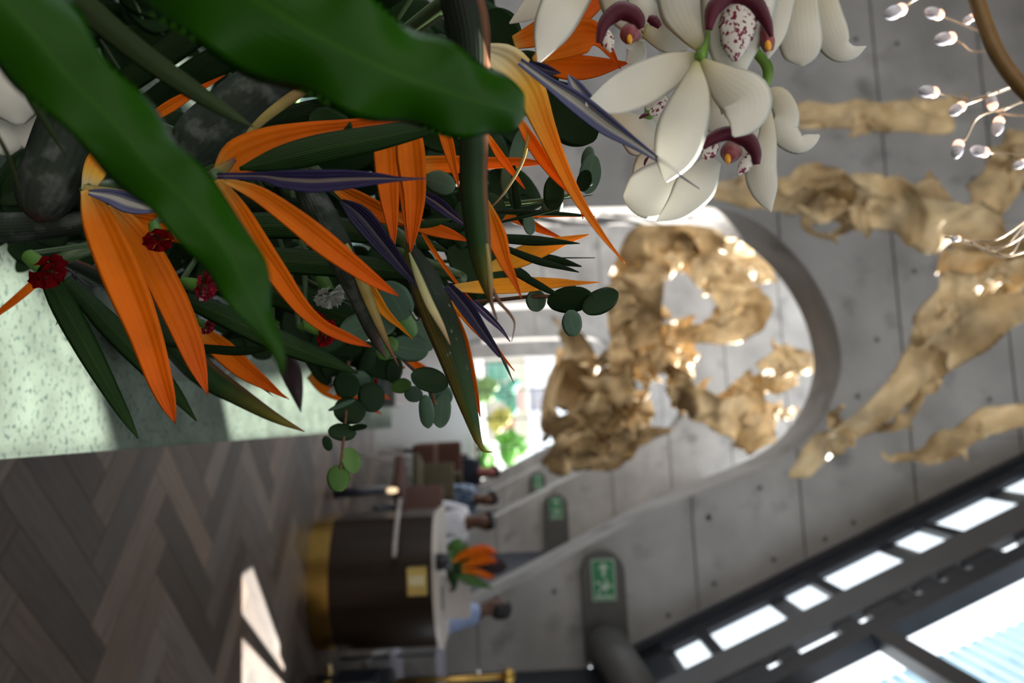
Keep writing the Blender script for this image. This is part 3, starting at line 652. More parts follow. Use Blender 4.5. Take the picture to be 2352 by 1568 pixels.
# ------------------------------------------------------------------ gilded hanging sculpture
M_gold = mat('gilded_sheet', (0.50, 0.36, 0.19), 0.5, 0.0, var=0.35, scale=5, bump=0.15, bscale=10, spec=0.35)
GI = 0
def gilt(label, strips, Y, dY=0.5, crumple=0.5, into=None, wire=None):
    """crumpled gilded sheets and their torn flaps, hung on thin wires"""
    global GI
    GI += 1
    t = into or thing('gilded_sculpture', label, 'sculpture', atY(strips[0][0][0], strips[0][0][1], Y), 'crumpled gilded pieces hanging in the hall')
    for k, s_ in enumerate(strips):
        rn = random.Random(GI*10+k)
        pts = [(x, y, w*0.98, Y+rn.uniform(-dY, dY)) for x, y, w in s_]
        obj('sheet' if k == 0 else 'flap', blade(pts, cup=rn.uniform(-0.35, 0.35), thick=0.004, wave=0.45, nw=rn.uniform(1.5, 3), crumple=crumple*0.38, seed=GI*7+k, n=44, m=12, twist=rn.uniform(-90, 90), roll=rn.uniform(-30, 30)), M_gold, t)
    for k in range(len(strips)*3):
        rn = random.Random(GI*77+k); s_ = strips[k % len(strips)]; x, y, w = s_[rn.randrange(len(s_))]; a_ = rn.uniform(0, 6.28); ln = rn.uniform(0.6, 1.1)*max(w, 24)
        dx, dy = math.cos(a_)*ln, math.sin(a_)*ln; wd = rn.uniform(0.25, 0.6)*max(w, 24)
        obj('flap', blade([(x, y, wd*0.6, Y+rn.uniform(-dY, dY)*0.5), (x+dx*0.4, y+dy*0.4, wd, Y), (x+dx*0.75+dy*0.1, y+dy*0.75-dx*0.1, wd*0.6, Y), (x+dx, y+dy, 3, Y+rn.uniform(-dY, dY)*0.3)], cup=rn.uniform(-0.4, 0.4), thick=0.004, wave=0.4, nw=2, crumple=0.25, seed=GI*31+k, n=22, m=8, twist=rn.uniform(-80, 80)), M_gold, t)
    if wire:
        p = atY(strips[0][wire][0], strips[0][wire][1], Y); obj('hanging_wire', tube([p, (p.x, p.y, TOP)], 0.002, 6), M_dark, t)
    return t
gilt('long thin gilded strip hanging above the orchids before the wall', [[(1822, 262, 40), (1900, 262, 60), (2000, 266, 66), (2080, 272, 72), (2190, 285, 40)], [(2080, 250, 20), (2140, 250, 50), (2210, 235, 30)], [(1825, 290, 6), (1890, 288, 16), (1960, 282, 6)]], 6.3, 0.12, 0.3, wire=2)
G1 = gilt('broad gilded sheets with fan, fingers and long streamer hanging before the wall', [[(1600, 432, 30), (1700, 440, 62), (1800, 450, 80), (1900, 455, 90), (1990, 470, 80)], [(1800, 440, 30), (1860, 405, 60), (1930, 420, 50), (1990, 450, 30)], [(1960, 450, 60), (1890, 500, 26), (1830, 470, 10)], [(2000, 480, 50), (1950, 520, 26), (1895, 545, 6)], [(1900, 450, 50), (1850, 520, 20), (1910, 548, 6)]], 6.4, 0.25, 0.45)
gilt('broad gilded sheet running out of the top of the hall', [[(1960, 470, 90), (2060, 485, 130), (2160, 515, 130), (2260, 555, 110), (2380, 610, 170)], [(1950, 400, 10), (2000, 420, 40), (2060, 440, 50)], [(2080, 440, 20), (2140, 440, 50), (2180, 470, 20)], [(2160, 600, 60), (2260, 620, 80), (2380, 660, 110)]], 6.2, 0.2, 0.35, into=G1, wire=2)
gilt('upright gilded scrap behind the string of small lights', [[(2345, 300, 40), (2310, 380, 90), (2270, 450, 80), (2235, 505, 20)], [(2352, 340, 40), (2330, 430, 30), (2290, 500, 10)]], 6.5, 0.15, 0.5, into=G1)
gilt('long gilded streamer sweeping down across the wall', [[(2390, 690, 50), (2260, 730, 120), (2160, 800, 110), (2070, 890, 62), (1980, 970, 60), (1900, 1030, 70), (1812, 1088, 10)], [(2250, 640, 60), (2180, 690, 90), (2120, 760, 50), (2095, 800, 10)], [(2130, 870, 10), (2080, 960, 30), (2010, 990, 10)], [(1960, 1010, 20), (1915, 960, 30), (1925, 940, 8)]], 6.1, 0.15, 0.35, into=G1)
gilt('short gilded streamer tapering toward the roof glass', [[(2390, 945, 50), (2280, 965, 60), (2190, 1010, 55), (2110, 1045, 40), (2040, 1058, 6)], [(2250, 990, 20), (2180, 1040, 30), (2120, 1065, 8)]], 6.0, 0.12, 0.35, wire=2)
G2 = gilt('large cluster of crumpled gilded sheets seen through the near arch', [[(1430, 640, 60), (1480, 570, 100), (1570, 555, 110), (1650, 580, 90), (1740, 575, 50)], [(1560, 560, 80), (1620, 540, 50), (1670, 560, 30)]], 11.5, 0.5)
gilt('gilded bow reaching toward the right of the arch head', [[(1590, 600, 60), (1660, 640, 80), (1720, 625, 70), (1790, 590, 40)], [(1640, 650, 40), (1700, 700, 110), (1720, 730, 90), (1640, 760, 60), (1550, 775, 40)], [(1530, 610, 60), (1570, 600, 40), (1610, 610, 20)]], 11.3, 0.4, into=G2, wire=2)
gilt('pale gilded fold beside the eucalyptus tip', [[(1510, 600, 60), (1480, 660, 110), (1450, 730, 130), (1470, 800, 110)], [(1410, 650, 40), (1430, 710, 80), (1480, 740, 50)]], 11.6, 0.4, into=G2)
gilt('dark knot of gilded scraps at the heart of the cluster', [[(1400, 790, 60), (1440, 820, 110), (1500, 800, 100), (1570, 780, 60)], [(1480, 850, 50), (1530, 830, 70), (1590, 860, 40)], [(1550, 800, 40), (1560, 760, 50), (1540, 740, 20)]], 11.8, 0.5, 0.7, into=G2)
gilt('gilded clump hanging before the street window', [[(1285, 750, 30), (1330, 820, 80), (1310, 900, 100), (1330, 960, 70), (1260, 1000, 30)], [(1290, 800, 20), (1260, 950, 40), (1270, 1000, 20)]], 12.0, 0.5, 0.7, into=G2)
gilt('tangled gilded ribbons below the knot', [[(1420, 850, 70), (1400, 910, 110), (1440, 960, 110), (1400, 1010, 90)], [(1340, 920, 60), (1390, 960, 80), (1420, 1000, 60)], [(1460, 900, 50), (1470, 950, 60), (1440, 990, 40)]], 11.8, 0.5, 0.8, into=G2)
gilt('lowest gilded ribbon trailing toward the slope of the arch', [[(1250, 1070, 30), (1310, 1050, 80), (1390, 1040, 80), (1460, 1005, 50), (1545, 985, 8)], [(1290, 1020, 40), (1350, 1010, 70), (1400, 1040, 40)]], 11.6, 0.4, 0.6, into=G2)
gilt('gilded limb reaching down to the arch slope', [[(1540, 900, 60), (1590, 920, 80), (1650, 945, 90), (1720, 975, 120), (1755, 1030, 60)], [(1570, 930, 40), (1560, 880, 60), (1530, 850, 30)]], 11.3, 0.4, into=G2)
gilt('curling gilded finger near the inner rim of the arch', [[(1640, 930, 50), (1710, 895, 50), (1780, 880, 50), (1832, 868, 30)], [(1720, 920, 30), (1780, 950, 40), (1830, 940, 10)]], 11.2, 0.3, into=G2)
gilt('small curved gilded piece touching the arch rim', [[(1745, 850, 30), (1790, 820, 46), (1840, 825, 50), (1890, 850, 40)], [(1760, 850, 20), (1800, 850, 30), (1850, 845, 10)]], 10.6, 0.2, wire=2)

# ------------------------------------------------------------------ bouquet: leaves
BQ = Vector(MOUTH)
HEART = P(560, 330, 0.80)                                   # where the stems gather behind the flowers
M_broad = mat('glossy_green_leaf', (0.011, 0.060, 0.0008), 0.34, var=0.25, scale=9, spec=0.12, trans=0.10, across=([(0.0, 0.0), (0.46, 0.0), (0.5, 0.9), (0.54, 0.0), (1.0, 0.0)], (0.02, 0.085, 0.002)), stripes=0.04, nstripe=18)
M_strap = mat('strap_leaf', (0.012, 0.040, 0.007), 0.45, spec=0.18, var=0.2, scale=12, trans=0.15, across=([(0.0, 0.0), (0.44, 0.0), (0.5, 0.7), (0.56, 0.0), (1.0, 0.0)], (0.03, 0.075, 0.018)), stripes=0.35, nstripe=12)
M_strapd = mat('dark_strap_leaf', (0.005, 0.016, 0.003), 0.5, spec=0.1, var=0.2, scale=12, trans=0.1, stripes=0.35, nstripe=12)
M_olive = mat('olive_grass_blade', (0.035, 0.055, 0.018), 0.5, spec=0.15, var=0.15, trans=0.15)
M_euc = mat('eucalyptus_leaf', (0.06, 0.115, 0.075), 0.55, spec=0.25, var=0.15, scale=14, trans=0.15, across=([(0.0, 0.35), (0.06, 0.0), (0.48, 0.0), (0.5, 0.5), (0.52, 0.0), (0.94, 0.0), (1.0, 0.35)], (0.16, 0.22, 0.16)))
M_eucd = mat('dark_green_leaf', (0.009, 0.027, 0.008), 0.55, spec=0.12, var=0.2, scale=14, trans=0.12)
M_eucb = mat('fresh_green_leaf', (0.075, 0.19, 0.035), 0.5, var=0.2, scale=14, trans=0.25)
M_stem = mat('green_stem', (0.045, 0.085, 0.025), 0.5, var=0.2)
M_brown = mat('dry_brown_stem', (0.10, 0.045, 0.02), 0.6, var=0.3)
def stem_to_vase(p, r=0.0035, spread=0.03, seed=0, heart=None):
    rn = random.Random(seed); h = (heart or HEART)+Vector((rn.uniform(-1, 1), rn.uniform(-1, 1)*0.6, rn.uniform(-1, 1)))*0.05
    j = lambda s_: Vector((rn.uniform(-s_, s_), rn.uniform(-s_, s_), 0))
    return tube([p, p.lerp(h, 0.5)+Vector((0, 0.04, 0)), h, BQ+j(spread), VC+Vector((0, 0, 0.03))+j(0.05)], r, 8, n=24)
def leaf(name, label, pts, material, d, group, **kw):
    p0 = P(pts[0][0], pts[0][1], pts[0][3] if len(pts[0]) > 3 else d)
    o = obj(name, blade(pts, d=d, **kw), material, base=p0); return tag(o, label, 'leaf', group)
leaf('broad_leaf', 'big blurred green leaf slanting down over the flowers', [(-80, -90, 200), (70, 70, 225), (170, 190, 190), (270, 290, 180), (350, 385, 165), (430, 462, 150), (510, 560, 140), (560, 650, 118), (600, 735, 62), (640, 815, 30), (650, 860, 3)], M_broad, 0.27, 'broad green leaves', dd=0.29, wave=0.30, nw=4, cup=0.22, thick=0.01, n=60, m=12, seed=3)
leaf('broad_leaf', 'biggest wavy green leaf across the top of the bouquet', [(250, -240, 260), (450, -90, 330), (620, 20, 310), (760, 100, 275), (900, 165, 228), (1020, 208, 195), (1120, 238, 155), (1180, 254, 100), (1206, 262, 12)], M_broad, 0.29, 'broad green leaves', dd=0.34, wave=0.28, nw=4, cup=0.25, thick=0.01, n=60, m=12, seed=9)
leaf('grass_blade', 'olive blade crossing between the two broad leaves', [(100, -80, 60), (220, 38, 62), (330, 128, 55), (440, 205, 45), (530, 262, 26), (583, 292, 2)], M_olive, 0.34, 'thin blades', dd=0.42, fold=0.3, cup=0)
leaf('grass_blade', 'thin olive blade over the dark pod', [(-30, 50, 14), (60, 210, 18), (110, 290, 15), (153, 361, 2)], M_olive, 0.33, 'thin blades', dd=0.40, fold=0.3, cup=0)
leaf('grass_blade', 'faint thin blade over the white petals', [(-20, 290, 10), (10, 340, 10), (30, 390, 10), (44, 440, 2)], M_olive, 0.34, 'thin blades', dd=0.40, fold=0.3, cup=0)
straps = [
 ('strap leaf lying along the upper orange sepal', [(550, 388, 8), (640, 366, 56), (740, 342, 68), (860, 318, 58), (950, 300, 42), (1025, 290, 14)], 0.47, 0),
 ('strap leaf pointing at the dark tall pod, uppermost', [(440, 540, 50), (560, 520, 60), (700, 520, 60), (850, 535, 50), (960, 555, 34), (1030, 578, 4)], 0.62, 0),
 ('strap leaf ending beside the cream sheath', [(470, 590, 50), (640, 598, 60), (800, 610, 55), (940, 625, 40), (1058, 638, 3)], 0.60, 0),
 ('strap leaf behind the long middle sepal', [(450, 630, 60), (600, 662, 68), (720, 702, 66), (830, 738, 46), (910, 768, 6)], 0.64, 0),
 ('strap leaf with a split tip under the red carnation', [(420, 685, 30), (500, 718, 50), (610, 770, 54), (720, 815, 44), (822, 857, 5)], 0.58, 0),
 ('strap leaf reaching over the vase', [(150, 640, 26), (240, 735, 52), (320, 818, 50), (390, 890, 36), (452, 967, 3)], 0.66, 0),
 ('strap leaf reaching lowest over the marble', [(85, 590, 18), (140, 690, 54), (200, 800, 52), (250, 890, 38), (290, 960, 22), (318, 1007, 3)], 0.62, 0),
 ('thin blade crossing before the white arch jamb', [(1090, 485, 10), (1200, 487, 14), (1300, 492, 9), (1367, 497, 2)], 0.58, 1),
 ('dark blade above the yellow orange sepal', [(1120, 545, 18), (1220, 552, 24), (1290, 556, 12), (1332, 559, 2)], 0.56, 1),
 ('dark blade crossing the yellow orange sepal', [(1150, 565, 12), (1230, 597, 18), (1300, 616, 10), (1330, 625, 2)], 0.55, 1),
 ('short dark blade over the lower yellow sepal', [(1165, 615, 14), (1220, 645, 18), (1260, 667, 14), (1286, 679, 3)], 0.53, 1),
 ('hair thin blade pointing up past the round leaves', [(1140, 512, 6), (1230, 492, 8), (1286, 480, 2)], 0.57, 1),
 ('thread like blade beside the arch jamb', [(1150, 482, 3), (1250, 463, 3), (1362, 448, 2)], 0.6, 1),
 ('thread like blade below the arch jamb', [(1230, 592, 3), (1300, 592, 3), (1367, 592, 2)], 0.6, 1),
 ('forked dark blade behind the yellow sepal', [(1200, 580, 14), (1280, 598, 20), (1336, 612, 3)], 0.62, 1),
 ('dark strap leaf in the gap beside the pod', [(240, 225, 50), (370, 130, 62), (480, 50, 62), (600, -40, 50)], 0.70, 1),
 ('dark strap leaf behind the thin orange sepal', [(330, 250, 50), (450, 170, 66), (560, 108, 62), (680, 40, 50)], 0.74, 1),
 ('dark strap leaf under the large pod', [(560, 310, 30), (680, 270, 60), (800, 250, 60), (900, 240, 30)], 0.66, 1),
 ('dark strap leaf deep behind the purple tongue', [(520, 470, 40), (640, 480, 60), (760, 500, 50), (880, 540, 10)], 0.68, 1),
 ('dark strap leaf deep behind the double sepals', [(820, 520, 30), (920, 540, 46), (1010, 530, 40), (1080, 520, 8)], 0.70, 1),
 ('narrow leaf curving under the red carnations', [(380, 790, 10), (470, 800, 20), (560, 806, 20), (640, 796, 4)], 0.66, 1),
 ('grey green leaf stub below the double sepals', [(940, 520, 8), (990, 512, 20), (1040, 503, 3)], 0.55, 0),
 ('vertical blade before the pale bar', [(1180, 380, 10), (1185, 440, 18), (1195, 500, 14), (1215, 525, 3)], 0.6, 1)]
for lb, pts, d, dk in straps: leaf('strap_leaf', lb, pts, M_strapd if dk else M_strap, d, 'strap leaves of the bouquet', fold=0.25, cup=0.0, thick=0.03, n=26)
# ------------------------------------------------------------------ bouquet: bird of paradise flowers
OR_ = [(0.0, (0.62, 0.36, 0.07)), (0.16, (0.70, 0.17, 0.003)), (0.6, (0.68, 0.125, 0.001)), (0.93, (0.58, 0.08, 0.001)), (1.0, (0.22, 0.05, 0.01))]
M_sep = mat('orange_sepal', (0.7, 0.17, 0.01), 0.5, spec=0.15, var=0.12, scale=30, ramp=OR_, trans=0.22, stripes=0.2, nstripe=5)
M_sepy = mat('yellow_orange_sepal', (0.8, 0.3, 0.01), 0.5, spec=0.15, var=0.12, scale=30, ramp=[(0.0, (0.75, 0.52, 0.12)), (0.2, (0.85, 0.36, 0.02)), (1.0, (0.80, 0.24, 0.008))], trans=0.25, stripes=0.2, nstripe=5)
M_sepc = mat('cream_based_sepal', (0.7, 0.17, 0.01), 0.5, spec=0.15, var=0.08, scale=30, ramp=[(0.0, (0.66, 0.60, 0.42)), (0.12, (0.68, 0.58, 0.33)), (0.28, (0.78, 0.48, 0.07)), (0.5, (0.76, 0.25, 0.01)), (1.0, (0.70, 0.17, 0.008))], trans=0.22, stripes=0.2, nstripe=5)
M_tong = mat('violet_tongue', (0.026, 0.020, 0.075), 0.5, spec=0.2, var=0.2, scale=30, trans=0.1, across=([(0.0, 0.0), (0.40, 0.0), (0.47, 0.75), (0.55, 0.75), (0.62, 0.0), (1.0, 0.0)], (0.25, 0.21, 0.17)), stripes=0.25, nstripe=6)
M_tongb = mat('blue_tongue', (0.055, 0.065, 0.17), 0.4, spec=0.3, var=0.25, scale=20, trans=0.1, across=([(0.0, 0.0), (0.30, 0.1), (0.45, 1.0), (0.60, 1.0), (0.75, 0.1), (1.0, 0.0)], (0.42, 0.42, 0.38)), stripes=0.25, nstripe=6)
M_navy = mat('dark_navy_tongue', (0.010, 0.009, 0.030), 0.45, spec=0.2, var=0.2, trans=0.0, across=([(0.0, 0.0), (0.42, 0.0), (0.5, 0.5), (0.58, 0.0), (1.0, 0.0)], (0.14, 0.13, 0.12)), stripes=0.3, nstripe=8)
M_pod = mat('grey_green_spathe', (0.035, 0.050, 0.038), 0.65, spec=0.15, var=0.3, scale=30, ramp=[(0.0, (0.018, 0.028, 0.020)), (0.75, (0.020, 0.026, 0.020)), (1.0, (0.06, 0.022, 0.02))], blotch=(70, 0.50, 0.9, (0.13, 0.145, 0.14)), stripes=0.2, nstripe=9)
M_podg = mat('green_spathe', (0.03, 0.07, 0.02), 0.65, spec=0.15, var=0.2, scale=25, ramp=[(0.0, (0.010, 0.010, 0.010)), (0.3, (0.012, 0.025, 0.012)), (0.65, (0.015, 0.042, 0.010)), (0.9, (0.15, 0.13, 0.02)), (1.0, (0.16, 0.06, 0.02))], across=([(0.0, 0.0), (0.78, 0.0), (0.96, 0.8), (1.0, 0.8)], (0.20, 0.08, 0.04)), stripes=0.2, nstripe=10)
M_podg2 = mat('green_spathe_red_lip', (0.03, 0.07, 0.02), 0.65, spec=0.15, var=0.2, scale=25, ramp=[(0.0, (0.008, 0.012, 0.008)), (0.35, (0.012, 0.022, 0.012)), (0.7, (0.018, 0.045, 0.010)), (0.93, (0.22, 0.17, 0.03)), (1.0, (0.18, 0.07, 0.02))], across=([(0.0, 0.7), (0.25, 0.35), (0.5, 0.0), (1.0, 0.0)], (0.21, 0.16, 0.03)), blotch=(160, 0.66, 0.8, (0.16, 0.18, 0.17)), stripes=0.15, nstripe=10)
M_podd = mat('dark_maroon_spathe', (0.03, 0.018, 0.02), 0.65, spec=0.15, var=0.3, scale=25, blotch=(90, 0.6, 0.85, (0.16, 0.14, 0.15)), stripes=0.2, nstripe=9)
M_sheath = mat('dry_yellow_sheath', (0.3, 0.22, 0.06), 0.5, var=0.3, scale=40, ramp=[(0.0, (0.28, 0.24, 0.06)), (0.5, (0.26, 0.20, 0.05)), (0.85, (0.16, 0.07, 0.025)), (1.0, (0.06, 0.02, 0.012))], trans=0.1)
M_cream = mat('cream_sheath', (0.42, 0.40, 0.20), 0.5, var=0.15, ramp=[(0.0, (0.20, 0.26, 0.10)), (0.6, (0.45, 0.40, 0.20)), (1.0, (0.22, 0.12, 0.06))], trans=0.1)
M_thread = mat('black_thread', (0.01, 0.01, 0.012), 0.5, var=0.1)
FLW = 'bird of paradise flowers in the big bouquet'
KW = {'s': dict(fold=-0.45, cup=0.0, thick=0.035, n=30, m=8), 't': dict(fold=-0.7, cup=0.0, thick=0.06, n=30, m=8), 'p': dict(cup=0.75, thick=0.22, n=34, m=8), 'h': dict(cup=0.3, thick=0.03, n=24), 'x': dict(cup=0.0, thick=0.5, n=20, m=4)}
NM = {'s': 'sepal', 't': 'tongue', 'p': 'spathe', 'h': 'sheath', 'x': 'filament'}
def bird(label, parts, d, base, stem=True, seed=0):
    """base = pixel + depth of the flower's root; parts = (kind, material, points[, depth])"""
    p0 = P(base[0], base[1], base[2] if len(base) > 2 else d)
    t = thing('bird_of_paradise', label, 'flower', p0, FLW)
    for i, q_ in enumerate(parts):
        kind, m_, pts = q_[0], q_[1], q_[2]; dep = q_[3] if len(q_) > 3 else d; kw = dict(KW[kind]); kw['dd'] = q_[4] if len(q_) > 4 else None
        obj(NM[kind], blade(pts, d=dep, seed=seed*20+i, roll=[0, 12, -14, 8, -6][i % 5] if kind == 's' else 0, **kw), m_, t)
    if stem: obj('stem', stem_to_vase(p0, 0.0055, 0.02, seed), M_stem, t)
    return t
bird('orange flower with two long sepals hanging over the vase', [
    ('p', M_pod, [(205, 190, 120), (172, 290, 150), (138, 385, 152), (108, 450, 138), (92, 488, 90), (86, 508, 16)], 0.53),
    ('s', M_sep, [(200, 435, 26), (232, 510, 72), (288, 640, 86), (335, 760, 72), (366, 860, 56), (386, 922, 36), (403, 972, 3)], 0.50, 0.53),
    ('s', M_sep, [(250, 470, 30), (318, 555, 62), (380, 668, 70), (422, 760, 62), (450, 835, 42), (477, 906, 3)], 0.52, 0.56),
    ('s', M_sep, [(285, 495, 30), (350, 512, 56), (420, 528, 60), (480, 540, 50), (530, 548, 10)], 0.56),
    ('s', M_sepc, [(198, 440, 20), (214, 405, 44), (228, 372, 50), (242, 345, 36), (250, 325, 4)], 0.51),
    ('t', M_tongb, [(205, 442, 12), (255, 452, 34), (300, 468, 46), (345, 478, 26), (380, 474, 4)], 0.495),
    ('h', M_sheath, [(195, 440, 34), (240, 440, 22), (300, 446, 14), (360, 452, 4)], 0.505)], 0.51, (200, 440), seed=1)
bird('orange flower with a straight violet tongue in the middle', [
    ('p', M_pod, [(425, 395, 30), (450, 335, 118), (520, 272, 130), (600, 208, 124), (700, 140, 100), (800, 60, 60)], 0.58),
    ('h', M_sheath, [(545, 345, 6), (585, 292, 18), (640, 245, 24), (700, 205, 22), (740, 190, 4)], 0.545),
    ('s', M_sep, [(498, 402, 24), (548, 368, 80), (620, 336, 78), (700, 311, 54), (790, 296, 38), (880, 282, 24), (965, 272, 4)], 0.50),
    ('s', M_sep, [(500, 412, 18), (545, 480, 46), (590, 560, 60), (640, 630, 50), (690, 700, 38), (740, 746, 28), (800, 776, 24), (853, 796, 3)], 0.46),
    ('s', M_sep, [(515, 415, 12), (590, 445, 36), (670, 500, 50), (740, 556, 56), (800, 602, 46), (860, 645, 30), (917, 680, 3)], 0.455),
    ('t', M_tong, [(500, 404, 14), (600, 405, 20), (650, 412, 40), (720, 416, 52), (800, 412, 44), (870, 410, 26), (915, 411, 12), (980, 410, 2)], 0.44),
    ('h', M_sheath, [(470, 410, 20), (510, 390, 26), (540, 365, 10)], 0.49)], 0.46, (495, 408), seed=2)
bird('pair of broad orange sepals hanging side by side', [
    ('s', M_sep, [(882, 285, 40), (886, 345, 56), (892, 430, 50), (900, 510, 28), (906, 573, 2)], 0.53),
    ('s', M_sep, [(940, 270, 40), (946, 350, 66), (954, 440, 54), (950, 515, 34), (943, 582, 2)], 0.53),
    ('s', M_sep, [(918, 290, 20), (922, 380, 30), (930, 470, 22), (938, 560, 6)], 0.54),
    ('s', M_sep, [(955, 378, 40), (1040, 376, 40), (1130, 373, 26), (1200, 372, 20), (1259, 375, 2)], 0.62),
    ('t', M_tong, [(960, 440, 10), (1000, 465, 30), (1040, 495, 22), (1075, 520, 3)], 0.58)], 0.55, (900, 270, 0.58), seed=3)
bird('flower with a tall dark pod and a short sepal at its side', [
    ('p', M_podg, [(1045, -60, 90), (1072, 50, 104), (1084, 170, 84), (1088, 320, 68), (1088, 430, 64), (1098, 540, 58), (1110, 620, 40), (1122, 675, 16), (1130, 702, 4)], 0.42, 0.45),
    ('s', M_sep, [(1008, 265, 24), (1028, 325, 30), (1044, 390, 16), (1054, 430, 3)], 0.50),
    ('x', M_brown, [(1120, 640, 8), (1145, 690, 9), (1172, 722, 7), (1182, 745, 4), (1175, 785, 2)], 0.44),
    ('x', M_brown, [(1125, 660, 8), (1130, 700, 9), (1142, 735, 3)], 0.44),
    ('h', M_sheath, [(1118, 560, 8), (1126, 640, 14), (1128, 700, 4)], 0.425)], 0.44, (1060, -20), seed=4)
bird('flower with a cream throat and blue tongue beside the orchids', [
    ('s', M_sepc, [(1112, 118, 40), (1165, 145, 80), (1215, 205, 72), (1250, 290, 50), (1288, 378, 34), (1330, 460, 24), (1385, 542, 13), (1435, 604, 2)], 0.46, 0.50),
    ('s', M_sep, [(1190, 270, 14), (1225, 330, 30), (1268, 392, 24), (1312, 442, 13), (1334, 478, 8), (1339, 503, 2)], 0.50),
    ('t', M_tongb, [(1195, 142, 18), (1260, 190, 26), (1325, 235, 46), (1390, 285, 46), (1450, 325, 28), (1505, 362, 13), (1560, 402, 6), (1607, 434, 2)], 0.45, 0.43),
    ('t', M_tongb, [(1305, 172, 4), (1325, 205, 34), (1365, 250, 30), (1400, 280, 6)], 0.455),
    ('t', M_navy, [(1215, 142, 8), (1250, 160, 26), (1288, 168, 3)], 0.45),
    ('s', M_sep, [(1225, 140, 16), (1280, 105, 66), (1335, 82, 80), (1375, 85, 46), (1405, 125, 18), (1425, 158, 3)], 0.51),
    ('s', M_sep, [(1235, 150, 18), (1300, 152, 54), (1365, 152, 46), (1445, 144, 3)], 0.53),
    ('s', M_sep, [(1180, 100, 30), (1250, 75, 60), (1330, 30, 60), (1390, -20, 40)], 0.56)], 0.48, (1118, 118), seed=5)
bird('yellow orange flower spreading before the pale arch jamb', [
    ('s', M_sep, [(1114, 455, 10), (1138, 535, 46), (1160, 600, 30), (1180, 642, 16), (1199, 687, 2)], 0.47),
    ('s', M_sepy, [(1120, 616, 20), (1190, 590, 46), (1250, 566, 38), (1300, 551, 20), (1354, 538, 2)], 0.58),
    ('s', M_sepy, [(1040, 662, 16), (1120, 660, 34), (1200, 656, 36), (1280, 651, 22), (1330, 650, 10), (1377, 648, 2)], 0.58),
    ('s', M_sep, [(1130, 488, 14), (1190, 500, 26), (1240, 525, 18), (1292, 547, 2)], 0.62),
    ('s', M_sep, [(1140, 496, 8), (1240, 494, 10), (1335, 497, 2)], 0.62),
    ('s', M_sep, [(1118, 308, 10), (1150, 360, 20), (1182, 402, 12), (1206, 434, 2)], 0.56),
    ('h', M_sheath, [(1215, 300, 10), (1200, 370, 8), (1160, 440, 6), (1125, 480, 3)], 0.5)], 0.58, (1060, 640, 0.62), seed=6)
bird('flower with a long green pod and deep violet tongue pointing down', [
    ('p', M_podg2, [(936, 548, 6, 0.56), (952, 596, 50, 0.55), (976, 650, 74, 0.53), (1005, 720, 80, 0.51), (1035, 800, 72, 0.5), (1058, 875, 56, 0.5), (1080, 950, 36, 0.5), (1098, 1010, 18, 0.5), (1112, 1034, 8, 0.5), (1131, 1038, 2, 0.5)], 0.50),
    ('h', M_cream, [(940, 580, 4), (958, 630, 18), (985, 695, 22), (1012, 745, 16), (1034, 792, 3)], 0.485),
    ('t', M_navy, [(1028, 655, 20), (1070, 705, 36), (1108, 760, 26), (1145, 812, 12), (1150, 818, 4)], 0.49),
    ('x', M_thread, [(1150, 816, 5), (1160, 835, 7), (1180, 880, 1)], 0.49),
    ('t', M_tong, [(1085, 690, 10), (1115, 720, 18), (1150, 755, 10), (1172, 785, 2)], 0.52),
    ('s', M_sep, [(1036, 690, 12), (1080, 735, 26), (1125, 785, 18), (1155, 820, 8), (1182, 852, 2)], 0.515),
    ('s', M_sep, [(1038, 700, 10), (1062, 780, 28), (1078, 850, 26), (1092, 905, 16), (1103, 957, 2)], 0.53)], 0.52, (940, 560, 0.57), seed=7)
bird('flower with a slim grey pod and dark violet tongue in the centre', [
    ('p', M_pod, [(680, 385, 40), (730, 480, 72), (785, 590, 66), (825, 680, 50), (858, 765, 32), (886, 823, 3)], 0.54),
    ('h', M_sheath, [(795, 560, 10), (828, 640, 28), (858, 715, 24), (888, 785, 14), (916, 842, 2)], 0.53),
    ('t', M_navy, [(785, 462, 12), (828, 498, 50), (878, 558, 46), (920, 610, 30), (955, 652, 12), (970, 669, 2)], 0.50),
    ('s', M_sep, [(760, 425, 14), (818, 458, 44), (880, 490, 44), (940, 508, 24), (990, 530, 8)], 0.58),
    ('s', M_sep, [(900, 495, 14), (970, 520, 32), (1030, 537, 26), (1077, 554, 2)], 0.57),
    ('s', M_sep, [(965, 525, 8), (992, 570, 11), (1040, 638, 8), (1088, 694, 2)], 0.58),
    ('s', M_sepy, [(800, 600, 14), (848, 662, 30), (885, 716, 22), (922, 752, 9), (948, 778, 2)], 0.55),
    ('x', M_thread, [(946, 655, 4), (955, 690, 6), (965, 725, 5), (955, 735, 3), (940, 712, 2)], 0.52)], 0.55, (690, 390, 0.6), seed=8)
bird('small orange flower and slim pod low over the marble', [
    ('p', M_podg, [(130, 592, 24), (235, 640, 40), (330, 700, 62), (400, 785, 66), (470, 858, 62), (550, 910, 44), (630, 958, 24), (700, 991, 2)], 0.74),
    ('s', M_sep, [(450, 750, 24), (510, 800, 50), (562, 846, 46), (612, 882, 26), (657, 914, 2)], 0.71),
    ('s', M_sep, [(500, 785, 12), (562, 838, 18), (622, 888, 10), (664, 917, 2)], 0.72),
    ('x', M_thread, [(560, 865, 4), (595, 885, 6), (628, 910, 1)], 0.71)], 0.72, (140, 596, 0.76), seed=9)
